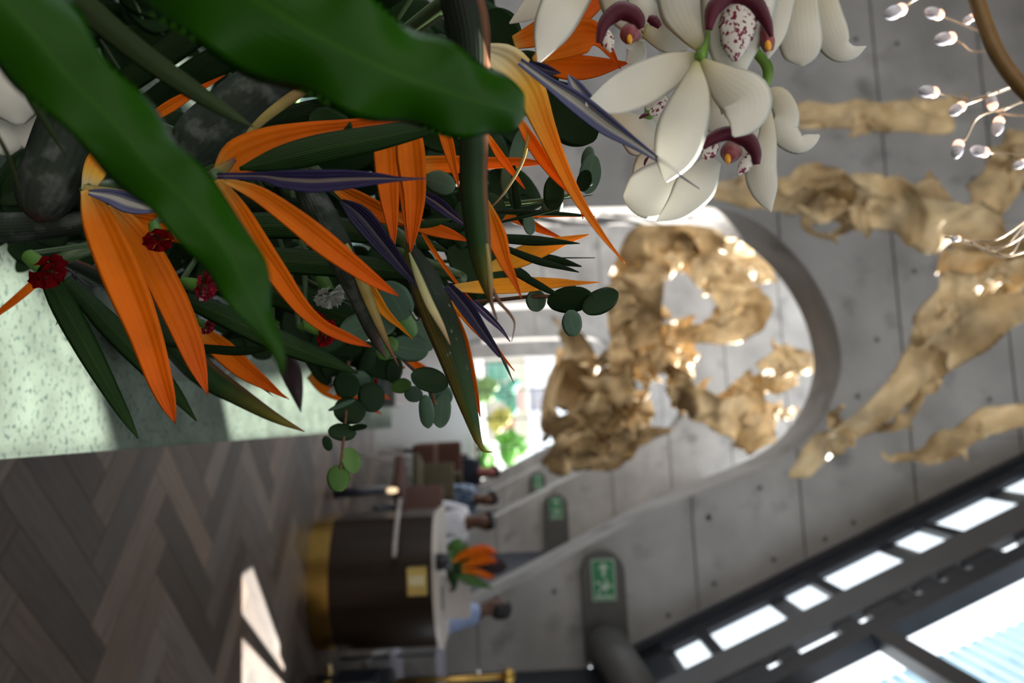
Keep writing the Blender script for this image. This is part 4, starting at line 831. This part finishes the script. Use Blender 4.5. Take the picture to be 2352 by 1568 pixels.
bird('distant orange flower with a dark maroon pod on the far side', [
    ('p', M_podd, [(655, 810, 30), (668, 852, 46), (680, 895, 32), (691, 946, 2)], 0.95),
    ('s', M_sep, [(712, 860, 20), (750, 890, 34), (800, 912, 28), (840, 932, 18), (877, 950, 2)], 1.0),
    ('s', M_sep, [(790, 870, 16), (850, 896, 22), (897, 917, 2)], 1.02),
    ('s', M_sep, [(900, 800, 10), (950, 835, 22), (1000, 860, 10)], 0.95),
    ('s', M_sep, [(830, 790, 8), (880, 822, 14), (930, 845, 6)], 0.95)], 0.98, (640, 790, 1.0), seed=10)
bird('slim orange sepal with a blue black tongue at the edge of the counter', [
    ('s', M_sep, [(135, 597, 5), (90, 640, 18), (45, 680, 18), (0, 716, 12), (-40, 745, 2)], 0.70),
    ('t', M_navy, [(172, 622, 8), (162, 675, 23), (147, 710, 12), (128, 747, 1)], 0.68),
    ('x', M_thread, [(125, 610, 8), (160, 620, 6), (200, 655, 5), (238, 655, 2)], 0.67)], 0.70, (140, 595), seed=11)
bird('thin orange sepal deep in the gap between the leaves', [
    ('s', M_sep, [(330, 282, 14), (388, 246, 26), (440, 215, 18), (517, 172, 2)], 0.62)], 0.62, (330, 282), seed=12)
tag(obj('flower_stalk', blade([(-60, 525, 70), (60, 520, 66), (150, 512, 60), (225, 498, 44), (300, 470, 20)], d=0.54, cup=0.7, thick=0.3, n=24), M_pod, base=P(-60, 525, 0.54)), 'thick grey green flower stalk crossing under the dark pod', 'stem')

# ------------------------------------------------------------------ bouquet: eucalyptus and other leaves
def oval(cx, cy, ln, wd, ang, d, tilt=0.0, asym=0.0):
    c_, s_ = math.cos(math.radians(ang)), math.sin(math.radians(ang)); out = []
    for f, w in ((-0.5, 0.06), (-0.42, 0.55), (-0.2, 0.93), (0.05, 1.0), (0.28, 0.85), (0.43, 0.5), (0.5, 0.08)):
        out.append((cx+c_*ln*f-s_*asym*w, cy+s_*ln*f+c_*asym*w, wd*w, d+tilt*f))
    return out
def branch(name, label, group, stempts, leaves, seed=0, m_def=None, r=0.0016):
    sp_ = [P(*p) for p in stempts]; t = thing(name, label, 'branch', sp_[0], group)
    obj('stem', tube(sp_, r, 6, n=20), M_brown if seed % 2 else M_stem, t)
    rn = random.Random(seed+99)
    for i, lf in enumerate(leaves):
        x, y, ln, wd, ang, d = lf[:6]; m_ = lf[6] if len(lf) > 6 else (m_def or M_euc)
        obj('leaf', blade(oval(x, y, ln, wd, ang, d, rn.uniform(-0.02, 0.02)), cup=rn.uniform(-0.25, 0.3), thick=0.015, wave=0.06, nw=2, n=18, m=8, seed=seed*30+i, roll=rn.uniform(-15, 15)), m_, t)
    return t
EG = 'eucalyptus branches in the big bouquet'
branch('eucalyptus_branch', 'eucalyptus tip with four round leaves before the arch', EG, [(1000, 700, 0.62), (1130, 690, 0.6), (1240, 680, 0.58), (1330, 690, 0.57), (1345, 705, 0.57)],
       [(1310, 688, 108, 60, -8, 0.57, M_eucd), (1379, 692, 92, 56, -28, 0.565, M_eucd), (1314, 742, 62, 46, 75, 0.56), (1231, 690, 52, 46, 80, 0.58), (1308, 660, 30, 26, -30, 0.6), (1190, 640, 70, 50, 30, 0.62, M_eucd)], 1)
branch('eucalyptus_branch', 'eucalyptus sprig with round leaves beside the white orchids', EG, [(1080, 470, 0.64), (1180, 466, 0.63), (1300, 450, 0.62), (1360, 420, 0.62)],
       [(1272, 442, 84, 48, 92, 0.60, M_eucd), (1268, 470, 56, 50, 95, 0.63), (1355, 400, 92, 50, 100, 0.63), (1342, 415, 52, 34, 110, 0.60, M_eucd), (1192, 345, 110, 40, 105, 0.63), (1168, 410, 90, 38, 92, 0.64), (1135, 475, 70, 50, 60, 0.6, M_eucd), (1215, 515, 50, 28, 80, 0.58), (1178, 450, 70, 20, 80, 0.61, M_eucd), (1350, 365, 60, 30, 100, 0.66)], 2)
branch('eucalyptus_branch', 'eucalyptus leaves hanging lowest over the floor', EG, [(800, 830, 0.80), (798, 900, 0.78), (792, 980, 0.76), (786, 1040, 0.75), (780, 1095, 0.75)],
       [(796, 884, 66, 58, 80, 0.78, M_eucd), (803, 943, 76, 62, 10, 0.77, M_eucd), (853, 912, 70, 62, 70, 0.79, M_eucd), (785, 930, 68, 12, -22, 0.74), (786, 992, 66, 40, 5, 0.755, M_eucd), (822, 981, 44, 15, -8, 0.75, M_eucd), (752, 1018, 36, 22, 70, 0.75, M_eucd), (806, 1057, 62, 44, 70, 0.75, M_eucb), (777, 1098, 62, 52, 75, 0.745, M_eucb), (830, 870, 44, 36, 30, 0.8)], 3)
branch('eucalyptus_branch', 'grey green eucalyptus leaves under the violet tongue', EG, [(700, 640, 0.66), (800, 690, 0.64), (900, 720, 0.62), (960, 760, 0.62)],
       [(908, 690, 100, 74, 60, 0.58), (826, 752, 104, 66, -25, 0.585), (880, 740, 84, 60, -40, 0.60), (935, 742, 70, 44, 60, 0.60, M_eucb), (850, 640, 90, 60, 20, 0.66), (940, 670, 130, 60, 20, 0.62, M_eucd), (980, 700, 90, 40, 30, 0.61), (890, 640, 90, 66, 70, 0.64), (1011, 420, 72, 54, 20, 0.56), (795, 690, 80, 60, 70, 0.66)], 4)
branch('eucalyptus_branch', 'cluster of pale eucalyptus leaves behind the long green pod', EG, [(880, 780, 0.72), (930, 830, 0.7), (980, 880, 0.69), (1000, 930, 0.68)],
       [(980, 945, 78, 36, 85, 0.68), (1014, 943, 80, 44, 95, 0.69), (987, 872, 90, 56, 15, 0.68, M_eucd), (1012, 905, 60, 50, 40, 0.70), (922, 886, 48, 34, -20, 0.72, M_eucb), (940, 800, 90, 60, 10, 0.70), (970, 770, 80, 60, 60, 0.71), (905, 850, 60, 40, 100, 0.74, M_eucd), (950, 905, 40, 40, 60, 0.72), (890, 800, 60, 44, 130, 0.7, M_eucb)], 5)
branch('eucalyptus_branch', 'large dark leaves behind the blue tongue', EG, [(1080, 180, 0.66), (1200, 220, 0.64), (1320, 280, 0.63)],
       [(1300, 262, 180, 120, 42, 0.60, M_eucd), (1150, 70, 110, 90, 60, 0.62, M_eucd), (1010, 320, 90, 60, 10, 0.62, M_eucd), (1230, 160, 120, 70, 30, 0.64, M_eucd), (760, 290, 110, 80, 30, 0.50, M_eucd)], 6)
FG = 'dark leafy sprigs filling the big bouquet'
rn = random.Random(21)
fill = [(100, 90, 0.74), (330, 60, 0.82), (300, 330, 0.80), (440, 450, 0.78), (600, 120, 0.84), (640, 430, 0.80), (780, 360, 0.82), (760, 620, 0.80), (880, 220, 0.86), (900, 470, 0.82), (1010, 180, 0.82), (1010, 500, 0.78), (1060, 600, 0.76), (620, 580, 0.80), (520, 620, 0.86), (700, 720, 0.86), (880, 640, 0.80), (40, 420, 0.72), (330, 470, 0.76), (900, 80, 0.78), (1120, 420, 0.76), (150, 560, 0.84), (560, 740, 0.95), (820, 800, 0.92), (210, 60, 0.9), (500, 10, 0.92), (700, 40, 0.94), (820, 30, 0.94), (180, 300, 0.92), (560, 250, 0.94), (760, 480, 0.94), (1080, 120, 0.9), (980, 320, 0.94), (420, 600, 0.95), (60, 500, 0.9), (1150, 250, 0.88), (20, -130, 0.72), (-120, 60, 0.74), (250, -140, 0.76), (-110, -80, 0.68), (500, -160, 0.78), (800, -160, 0.78), (1040, -150, 0.72)]  # the last sprigs, off frame, are added to shade the bouquet
where = ['beside the white petals', 'behind the olive blade', 'behind the leftmost pod', 'behind the first flower', 'under the wavy leaf', 'behind the straight violet tongue', 'behind the upper strap leaf', 'behind the crossing sepals', 'deep under the wavy leaf tip', 'behind the paired sepals', 'above the tall pod', 'left of the tall pod', 'behind the cream sheath', 'over the vase mouth', 'above the vase', 'beside the red carnation pair', 'behind the long green pod', 'at the dark stalk', 'beneath the first sepals', 'at the rim of the picture above the wavy leaf', 'right of the tall pod', 'under the thick stalk', 'near the far side of the vase', 'behind the lowest eucalyptus', 'beyond the olive blade', 'beyond the top edge of the wavy leaf', 'deep behind the middle of the wavy leaf', 'deep behind the wavy leaf beside the tall pod', 'deep behind the slanting leaf', 'deep behind the large middle pod', 'deep in the heart of the bouquet', 'deep behind the top of the tall pod', 'deep behind the root of the paired sepals', 'just over the vase rim', 'deep behind the thick stalk', 'deep behind the cream throated flower', 'added off frame for shade beyond the white petals', 'added off frame for shade under the white petals', 'added off frame for shade beyond the slanting leaf', 'added off frame for shade at the corner by the white petals', 'added off frame for shade beyond the root of the wavy leaf', 'added off frame for shade beyond the middle of the wavy leaf', 'added off frame for shade beyond the root of the tall pod']
for i, (x, y, d) in enumerate(fill):
    lv = []
    for k in range(9):
        a_ = rn.uniform(0, 360); rr = rn.uniform(10, 95)
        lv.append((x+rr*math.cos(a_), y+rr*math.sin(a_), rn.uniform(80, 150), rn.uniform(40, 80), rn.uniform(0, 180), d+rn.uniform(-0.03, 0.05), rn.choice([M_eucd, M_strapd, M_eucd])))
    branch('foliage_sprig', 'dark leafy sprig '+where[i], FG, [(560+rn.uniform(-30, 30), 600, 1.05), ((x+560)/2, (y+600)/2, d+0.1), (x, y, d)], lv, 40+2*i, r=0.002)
# ------------------------------------------------------------------ bouquet: white orchids
M_pet = mat('white_petal', (0.70, 0.69, 0.60), 0.5, spec=0.2, var=0.05, scale=30, trans=0.28, ramp=[(0.0, (0.42, 0.42, 0.14)), (0.14, (0.66, 0.62, 0.48)), (0.4, (0.72, 0.715, 0.64)), (1.0, (0.73, 0.73, 0.67))], stripes=0.05, nstripe=9)
M_petw = mat('pure_white_petal', (0.72, 0.72, 0.66), 0.5, spec=0.2, var=0.04, scale=30, trans=0.28, stripes=0.04, nstripe=9)
M_pets = mat('spotted_lip', (0.72, 0.70, 0.66), 0.5, spec=0.2, var=0.04, trans=0.2, blotch=(420, 0.54, 0.57, (0.19, 0.02, 0.06)))
M_mar = mat('maroon_lip', (0.060, 0.003, 0.014), 0.55, spec=0.25, var=0.25, scale=60, across=([(0.0, 0.8), (0.07, 0.0), (0.75, 0.0), (1.0, 0.15)], (0.55, 0.42, 0.45)))
M_colm = mat('rosy_column', (0.42, 0.13, 0.14), 0.45, spec=0.3, var=0.15, ramp=[(0.0, (0.55, 0.42, 0.38)), (0.5, (0.26, 0.06, 0.08)), (1.0, (0.20, 0.06, 0.05))])
M_yel = mat('yellow_anther', (0.70, 0.32, 0.02), 0.5, var=0.2)
M_ped = mat('green_pedicel', (0.10, 0.22, 0.02), 0.45, var=0.2, scale=40)
PK = dict(cup=0.28, thick=0.02, n=26, m=10, wave=0.07, nw=2)
to = thing('orchid_spray', 'white orchid spray with maroon marked lips', 'flower', P(1560, -60, 0.5), 'orchids of the big bouquet')
def orchid(col, petals, lips=(), spots=(), anther=None, seed=0):
    """one blossom of the spray: its column with petals, lip band and spotted lobes as sub-parts"""
    bl = obj('blossom', blade(col[0], d=col[1], cup=0.9, thick=0.5, n=16), M_colm if anther else M_ped, to)
    for i, q_ in enumerate(petals):
        kw = dict(PK); kw.update(q_[2] if len(q_) > 2 else {}); kw['seed'] = seed*9+i; mm = kw.pop('mm', M_pet)
        obj('petal', blade(q_[0], d=q_[1], **kw), mm, bl)
    for q_ in lips: obj('lip', blade(q_[0], d=q_[1], cup=0.5, thick=0.06, wave=0.12, nw=4, n=24, m=8, seed=seed), M_mar, bl)
    for q_ in spots: obj('lip_lobe', blade(q_[0], d=q_[1], cup=0.4, thick=0.04, wave=0.08, nw=3, n=16, m=8, seed=seed), M_pets, bl)
    if anther: obj('anther', blob(P(*anther), 0.0020, 2, sc=(1.6, 1, 0.9)), M_yel, bl)
    return bl
B_ = dict(dd=0.50)
orchid(([(1628, 70, 8), (1622, 100, 14), (1610, 128, 30), (1602, 140, 18)], 0.455), [
    ([(1608, 128, 16), (1545, 158, 78), (1465, 198, 98), (1400, 226, 74), (1345, 240, 6)], 0.46, dict(dd=0.44, cup=-0.3)),
    ([(1600, 142, 14), (1590, 215, 84), (1566, 300, 116), (1546, 368, 88), (1528, 418, 6)], 0.45, dict(dd=0.43, cup=0.35)),
    ([(1612, 138, 14), (1665, 190, 84), (1712, 232, 118), (1705, 280, 84), (1684, 314, 6)], 0.45, dict(dd=0.43, cup=0.3)),
    ([(1606, 115, 14), (1592, 60, 96), (1572, 0, 124), (1550, -70, 90), (1540, -110, 10)], 0.46, dict(dd=0.50)),
    ([(1560, 90, 10), (1500, 55, 60), (1470, 10, 60), (1450, -40, 10)], 0.50)], seed=1)
orchid(([(1765, 20, 10), (1755, 60, 20), (1762, 95, 34), (1766, 118, 20)], 0.45), [
    ([(1700, -60, 190), (1692, 40, 160), (1685, 120, 108), (1690, 168, 50), (1694, 188, 6)], 0.455, dict(mm=M_petw)),
    ([(1835, -90, 70), (1832, 20, 92), (1838, 90, 98), (1842, 132, 70), (1842, 152, 8)], 0.47),
    ([(1855, -80, 60), (1884, 10, 78), (1905, 72, 78), (1928, 112, 58), (1958, 120, 34), (1990, 106, 2)], 0.48),
    ([(1800, -80, 70), (1790, 0, 70), (1778, 80, 50), (1764, 135, 4)], 0.46)],
    [([(1628, 70, 16), (1640, 20, 38), (1680, -8, 34), (1730, 5, 40), (1760, 50, 26), (1772, 85, 10)], 0.44)],
    [([(1700, -20, 60), (1695, 50, 86), (1690, 105, 62), (1688, 142, 8)], 0.445)], (1764, 105, 0.442), seed=2)
orchid(([(1688, 318, 20), (1682, 340, 46), (1676, 360, 44), (1672, 374, 14)], 0.47), [
    ([(1640, 380, 30), (1590, 410, 90), (1520, 436, 132), (1460, 450, 100), (1432, 455, 12)], 0.49, dict(mm=M_petw)),
    ([(1640, 365, 40), (1600, 425, 92), (1555, 478, 62), (1508, 508, 4)], 0.48, dict(mm=M_petw)),
    ([(1758, 225, 14), (1762, 310, 40), (1748, 385, 72), (1756, 440, 58), (1771, 487, 3)], 0.47),
    ([(1752, 213, 8), (1785, 220, 46), (1806, 262, 56), (1802, 302, 62), (1832, 332, 46), (1862, 322, 32), (1882, 310, 6)], 0.48),
    ([(1635, 200, 20), (1650, 245, 84), (1662, 290, 74), (1668, 318, 10)], 0.485),
    ([(1740, 250, 20), (1720, 290, 50), (1715, 330, 50), (1720, 370, 10)], 0.49)],
    [([(1614, 340, 10), (1635, 320, 28), (1672, 306, 34), (1712, 318, 38), (1733, 345, 30), (1738, 378, 16)], 0.46)],
    [([(1648, 330, 14), (1630, 348, 34), (1614, 366, 10)], 0.462), ([(1722, 352, 12), (1712, 378, 30), (1695, 402, 8)], 0.462)], (1672, 365, 0.462), seed=3)
orchid(([(1462, 50, 20), (1452, 70, 46), (1445, 88, 44), (1443, 102, 10)], 0.49), [
    ([(1350, -70, 80), (1295, 10, 104), (1262, 80, 78), (1236, 146, 4)], 0.48, dict(dd=0.46)),
    ([(1290, -60, 60), (1230, 10, 60), (1170, 54, 3)], 0.52),
    ([(1480, 70, 30), (1530, 85, 66), (1575, 92, 50), (1605, 95, 8)], 0.50),
    ([(1420, -70, 110), (1440, 0, 120), (1470, 60, 70), (1480, 90, 10)], 0.51),
    ([(1470, 95, 20), (1460, 125, 50), (1440, 145, 10)], 0.52)],
    [([(1376, 100, 14), (1388, 55, 30), (1425, 25, 42), (1462, 40, 36), (1474, 66, 14)], 0.48), ([(1488, 42, 14), (1502, 48, 24), (1516, 62, 12)], 0.48)],
    [([(1392, 70, 16), (1396, 95, 34), (1404, 120, 8)], 0.482)], (1446, 90, 0.482), seed=4)
orchid(([(1500, 255, 16), (1490, 262, 26), (1478, 268, 10)], 0.52), [
    ([(1395, 262, 10), (1440, 288, 66), (1480, 322, 88), (1512, 358, 20)], 0.53),
    ([(1500, 330, 30), (1500, 370, 80), (1480, 410, 60), (1470, 440, 8)], 0.53),
    ([(1500, 200, 20), (1510, 250, 60), (1500, 290, 8)], 0.54)],
    [([(1468, 272, 4), (1478, 266, 10), (1490, 262, 6)], 0.51), ([(1480, 380, 4), (1484, 368, 8), (1490, 360, 4)], 0.51)], [([(1492, 262, 10), (1510, 250, 26), (1530, 232, 8)], 0.515)], None, seed=5)
obj('stem', tube([P(1560, -60, 0.52), P(1650, 20, 0.50), P(1735, 118, 0.49), P(1764, 160, 0.49), P(1754, 215, 0.49)], [0.0035, 0.0035, 0.0030, 0.0034, 0.002], 10, n=24), M_ped, to)
obj('stem', tube([P(1560, -60, 0.52), P(1200, -220, 0.72), P(700, 150, 0.95), BQ, VC+Vector((0.02, 0, 0.03))], 0.004, 8, n=30), M_ped, to)
tw = thing('moth_orchid', 'white rounded orchid petals in shade at the edge of the bouquet', 'flower', P(20, 200, 0.75), 'orchids of the big bouquet')
for i, (pts, d) in enumerate(((([(10, 40, 150), (20, 150, 200), (32, 230, 165), (46, 286, 20)]), 0.72), (([(70, 230, 60), (75, 290, 110), (70, 335, 70), (68, 348, 8)]), 0.75), (([(-20, 250, 60), (5, 310, 110), (20, 345, 60), (25, 357, 8)]), 0.74))):
    obj('petal', blade(pts, d=d, cup=0.5, thick=0.02, n=22, m=10), M_petw, tw)
obj('stem', stem_to_vase(P(30, 180, 0.78), 0.003, 0.03, 77), M_ped, tw)

# ------------------------------------------------------------------ bouquet: carnations
M_red = mat('red_carnation', (0.30, 0.004, 0.010), 0.7, spec=0.05, var=0.3, scale=80, trans=0.1); M_pink = mat('pink_edged_carnation', (0.38, 0.02, 0.045), 0.7, spec=0.05, var=0.35, scale=60, trans=0.15, blotch=(150, 0.6, 0.66, (0.65, 0.45, 0.48)))
M_wh = mat('white_carnation', (0.68, 0.68, 0.64), 0.6, spec=0.2, var=0.1, scale=60, trans=0.2); M_cal = mat('green_calyx', (0.07, 0.17, 0.03), 0.5, spec=0.2, var=0.2, scale=40)
def carnation(label, x, y, d, r_px, ang, m_, seed, lift=0.3):
    """ruffled bloom facing along the picture angle ang (0 = up in the hall), with calyx and stem"""
    R = r_px*d/FP; c = P(x, y, d); ax = (UPV*math.cos(math.radians(ang))+RGT*math.sin(math.radians(ang))-FWD*lift).normalized()
    q_ = ax.to_track_quat('Z', 'Y').to_matrix().to_4x4(); Mx = Matrix.Translation(c) @ q_; rn_ = random.Random(seed)
    t = thing('carnation', label, 'flower', c, 'carnations in the big bouquet')
    for ring, (rr, zz_, n_) in enumerate(((1.0, 0.0, 7), (0.78, 0.25, 6), (0.5, 0.45, 5))):
        for k in range(n_):
            bm = bmesh.new(); a0 = 6.28*k/n_+rn_.random(); g = {}
            for i in range(7):
                for j in range(5):
                    a = a0+(j-2)*0.26*(i/6+0.25); rad = R*rr*(i/6)*(1+0.08*math.sin(j*2.6+k)); z = R*(zz_+0.55*(i/6)*(1-0.5*rr)+0.13*(i/6)**2*math.sin(j*2.9+k*1.3+ring))
                    g[i, j] = bm.verts.new((rad*math.cos(a), rad*math.sin(a), z))
            for i in range(6):
                for j in range(4): bm.faces.new((g[i, j], g[i+1, j], g[i+1, j+1], g[i, j+1]))
            bmesh.ops.solidify(bm, geom=bm.faces[:], thickness=R*0.03); bm.transform(Mx); obj('petal', bm, m_, t)
    bm = lathe([(R*0.12, -R*1.5), (R*0.36, -R*1.3), (R*0.42, -R*0.6), (R*0.40, 0.0), (R*0.5, R*0.15)], (0, 0, 0), 16); bm.transform(Mx); obj('calyx', bm, M_cal, t)
    pb_ = Mx @ Vector((0, 0, -R*1.45)); obj('stem', stem_to_vase(pb_, 0.0022, 0.03, seed), M_stem, t)
carnation('deep red carnation behind the first two orange sepals', 362, 545, 0.505, 34, 60, M_red, 1, 0.6)
carnation('red carnation with a green calyx at the edge of the counter', 102, 618, 0.60, 46, 35, M_red, 2, 0.3)
carnation('pink edged carnation opening beside the broad leaf', 462, 656, 0.55, 36, 10, M_pink, 3, 0.2)
carnation('carnation bud low over the vase', 472, 748, 0.60, 20, 30, M_pink, 4, 0.1)
carnation('red carnation beside the long middle sepal', 742, 762, 0.57, 34, 20, M_red, 5, 0.3)
carnation('second red carnation just above its twin', 722, 740, 0.60, 28, -20, M_red, 6, 0.3)
carnation('small distant red carnation near the eucalyptus', 852, 876, 0.95, 16, 30, M_red, 7, 0.2)
carnation('white carnation between two strap leaves', 755, 672, 0.62, 38, 60, M_wh, 8, 0.5)
carnation('white carnation above the distant orange sepals', 780, 868, 0.92, 40, 40, M_wh, 9, 0.4)
carnation('small white carnation near the vase mouth', 648, 750, 0.85, 22, 20, M_wh, 10, 0.4)

# ------------------------------------------------------------------ golden twig with tiny lamps
tg = thing('lighted_twig', 'golden twig strung with tiny warm wire lamps', 'twig lights', P(2360, 210, 0.92))
M_twig = mat('golden_brown_twig', (0.16, 0.085, 0.02), 0.45, var=0.25, scale=30); M_wire = mat('copper_wire', (0.45, 0.36, 0.26), 0.4, 0.6, var=0.1)
M_drop = mat('lamp_resin', (0.56, 0.56, 0.64), 0.2, var=0.05, spec=0.6); M_led = mat('warm_led', (1, 0.75, 0.6), 0.4, var=0, emit=((1.0, 0.50, 0.36), 1.5))
obj('branch', tube([P(2225, -60, 0.96), P(2262, 55, 0.94), P(2300, 140, 0.92), P(2370, 225, 0.90), P(2470, 300, 0.9)], 0.0088, 12, n=24), M_twig, tg)
for (bx, by, ux, uy, wp) in ((2062, 25, -30, 12, [(2100, 0), (2160, -30)]), (2150, 32, -26, -8, [(2185, 45), (2225, 62), (2265, 78)]), (2228, 43, -16, 10, [(2250, 25), (2262, 20)]), (2176, 88, -30, 4, [(2212, 102), (2236, 119), (2282, 112)]), (2138, 211, -28, -4, [(2180, 219), (2235, 228), (2330, 195)]),
                         (2202, 248, -22, 14, [(2240, 232), (2300, 210), (2345, 195)]), (2278, 236, -8, -24, [(2292, 258), (2330, 240), (2380, 220)]), (2293, 285, -6, 26, [(2298, 262), (2340, 266), (2400, 270)]), (2200, 338, -6, 26, [(2218, 318), (2248, 268), (2320, 245)]), (2255, 348, -26, -6, [(2290, 352), (2340, 356), (2400, 360)]), (2346, 376, -18, 8, [(2370, 366), (2420, 360)]), (2198, 548, -14, 2, [(2240, 552), (2300, 545), (2400, 470)])):
    d = 1.0; c = P(bx, by, d); u = (P(bx+ux, by+uy, d)-c); L_ = u.length
    rs = [0.35, 0.55, 0.6, 0.45, 0.1]; bm = tube([c-u*0.35, c, c+u*0.35, c+u*0.75, c+u*1.0], [L_*k*0.8 for k in rs], 12, n=14)
    lp = obj('lamp', bm, M_drop, tg); obj('glow_chip', blob(c-u*0.22, L_*0.46, 2), M_led, lp)
    obj('wire', tube([c-u*0.4]+[P(px_, py_, d-0.02*k) for k, (px_, py_) in enumerate(wp)], 0.0012, 6, n=16), M_wire, tg)
for k in range(4): obj('wire', tube([P(2170+30*k, 545+5*k, 1.0), P(2230+30*k, 560+8*k, 1.0), P(2300+20*k, 590-30*k, 0.98), P(2400, 560-60*k, 0.96)], 0.0013, 6, n=16), M_wire, tg)

# ------------------------------------------------------------------ small arrangement on the desk
pv = atY(1012, 1290, 6.2); pv.z = zt
tv = thing('flower_vase', 'small vase of orange flowers and leaves on the reception desk', 'vase', pv)
obj('vase', lathe([(0.001, 0.002), (0.06, 0.002), (0.075, 0.03), (0.07, 0.11), (0.078, 0.13), (0.07, 0.13)], pv, 24), M_pane, tv)
obj('wrap', lathe([(0.055, 0.004), (0.066, 0.03), (0.06, 0.09)], pv, 24), M_blk, tv)
for i, pts in enumerate(([(1040, 1290, 14), (1070, 1272, 34), (1110, 1262, 40), (1140, 1270, 8)], [(1060, 1300, 14), (1090, 1290, 36), (1125, 1285, 30), (1140, 1290, 6)], [(1060, 1310, 14), (1090, 1312, 24), (1120, 1322, 24), (1138, 1326, 4)], [(1080, 1280, 10), (1110, 1276, 30), (1132, 1262, 6)])):
    obj('sepal', blade([(x, y, w*0.6, 6.2) for x, y, w in pts], cup=0.4, thick=0.1, n=14), M_sep, tv)
for i, pts in enumerate(([(1030, 1285, 16), (1050, 1265, 30), (1075, 1250, 6)], [(1025, 1290, 16), (1050, 1300, 40), (1085, 1305, 10)], [(1040, 1310, 16), (1080, 1330, 26), (1130, 1350, 5)], [(1030, 1300, 16), (1040, 1325, 24), (1045, 1355, 5)], [(1030, 1270, 10), (1045, 1250, 26), (1060, 1238, 5)], [(1050, 1290, 20), (1075, 1290, 40), (1095, 1290, 8)])):
    obj('leaf', blade([(x, y, w, 6.25) for x, y, w in pts], cup=0.3, thick=0.03, n=14), M_strap if i % 2 else M_eucb, tv)
obj('spathe', blade([(1080, 1300, 20, 6.3), (1120, 1298, 40, 6.3), (1150, 1300, 34, 6.3), (1165, 1302, 6, 6.3)], cup=0.6, thick=0.2, n=14), M_podd, tv)
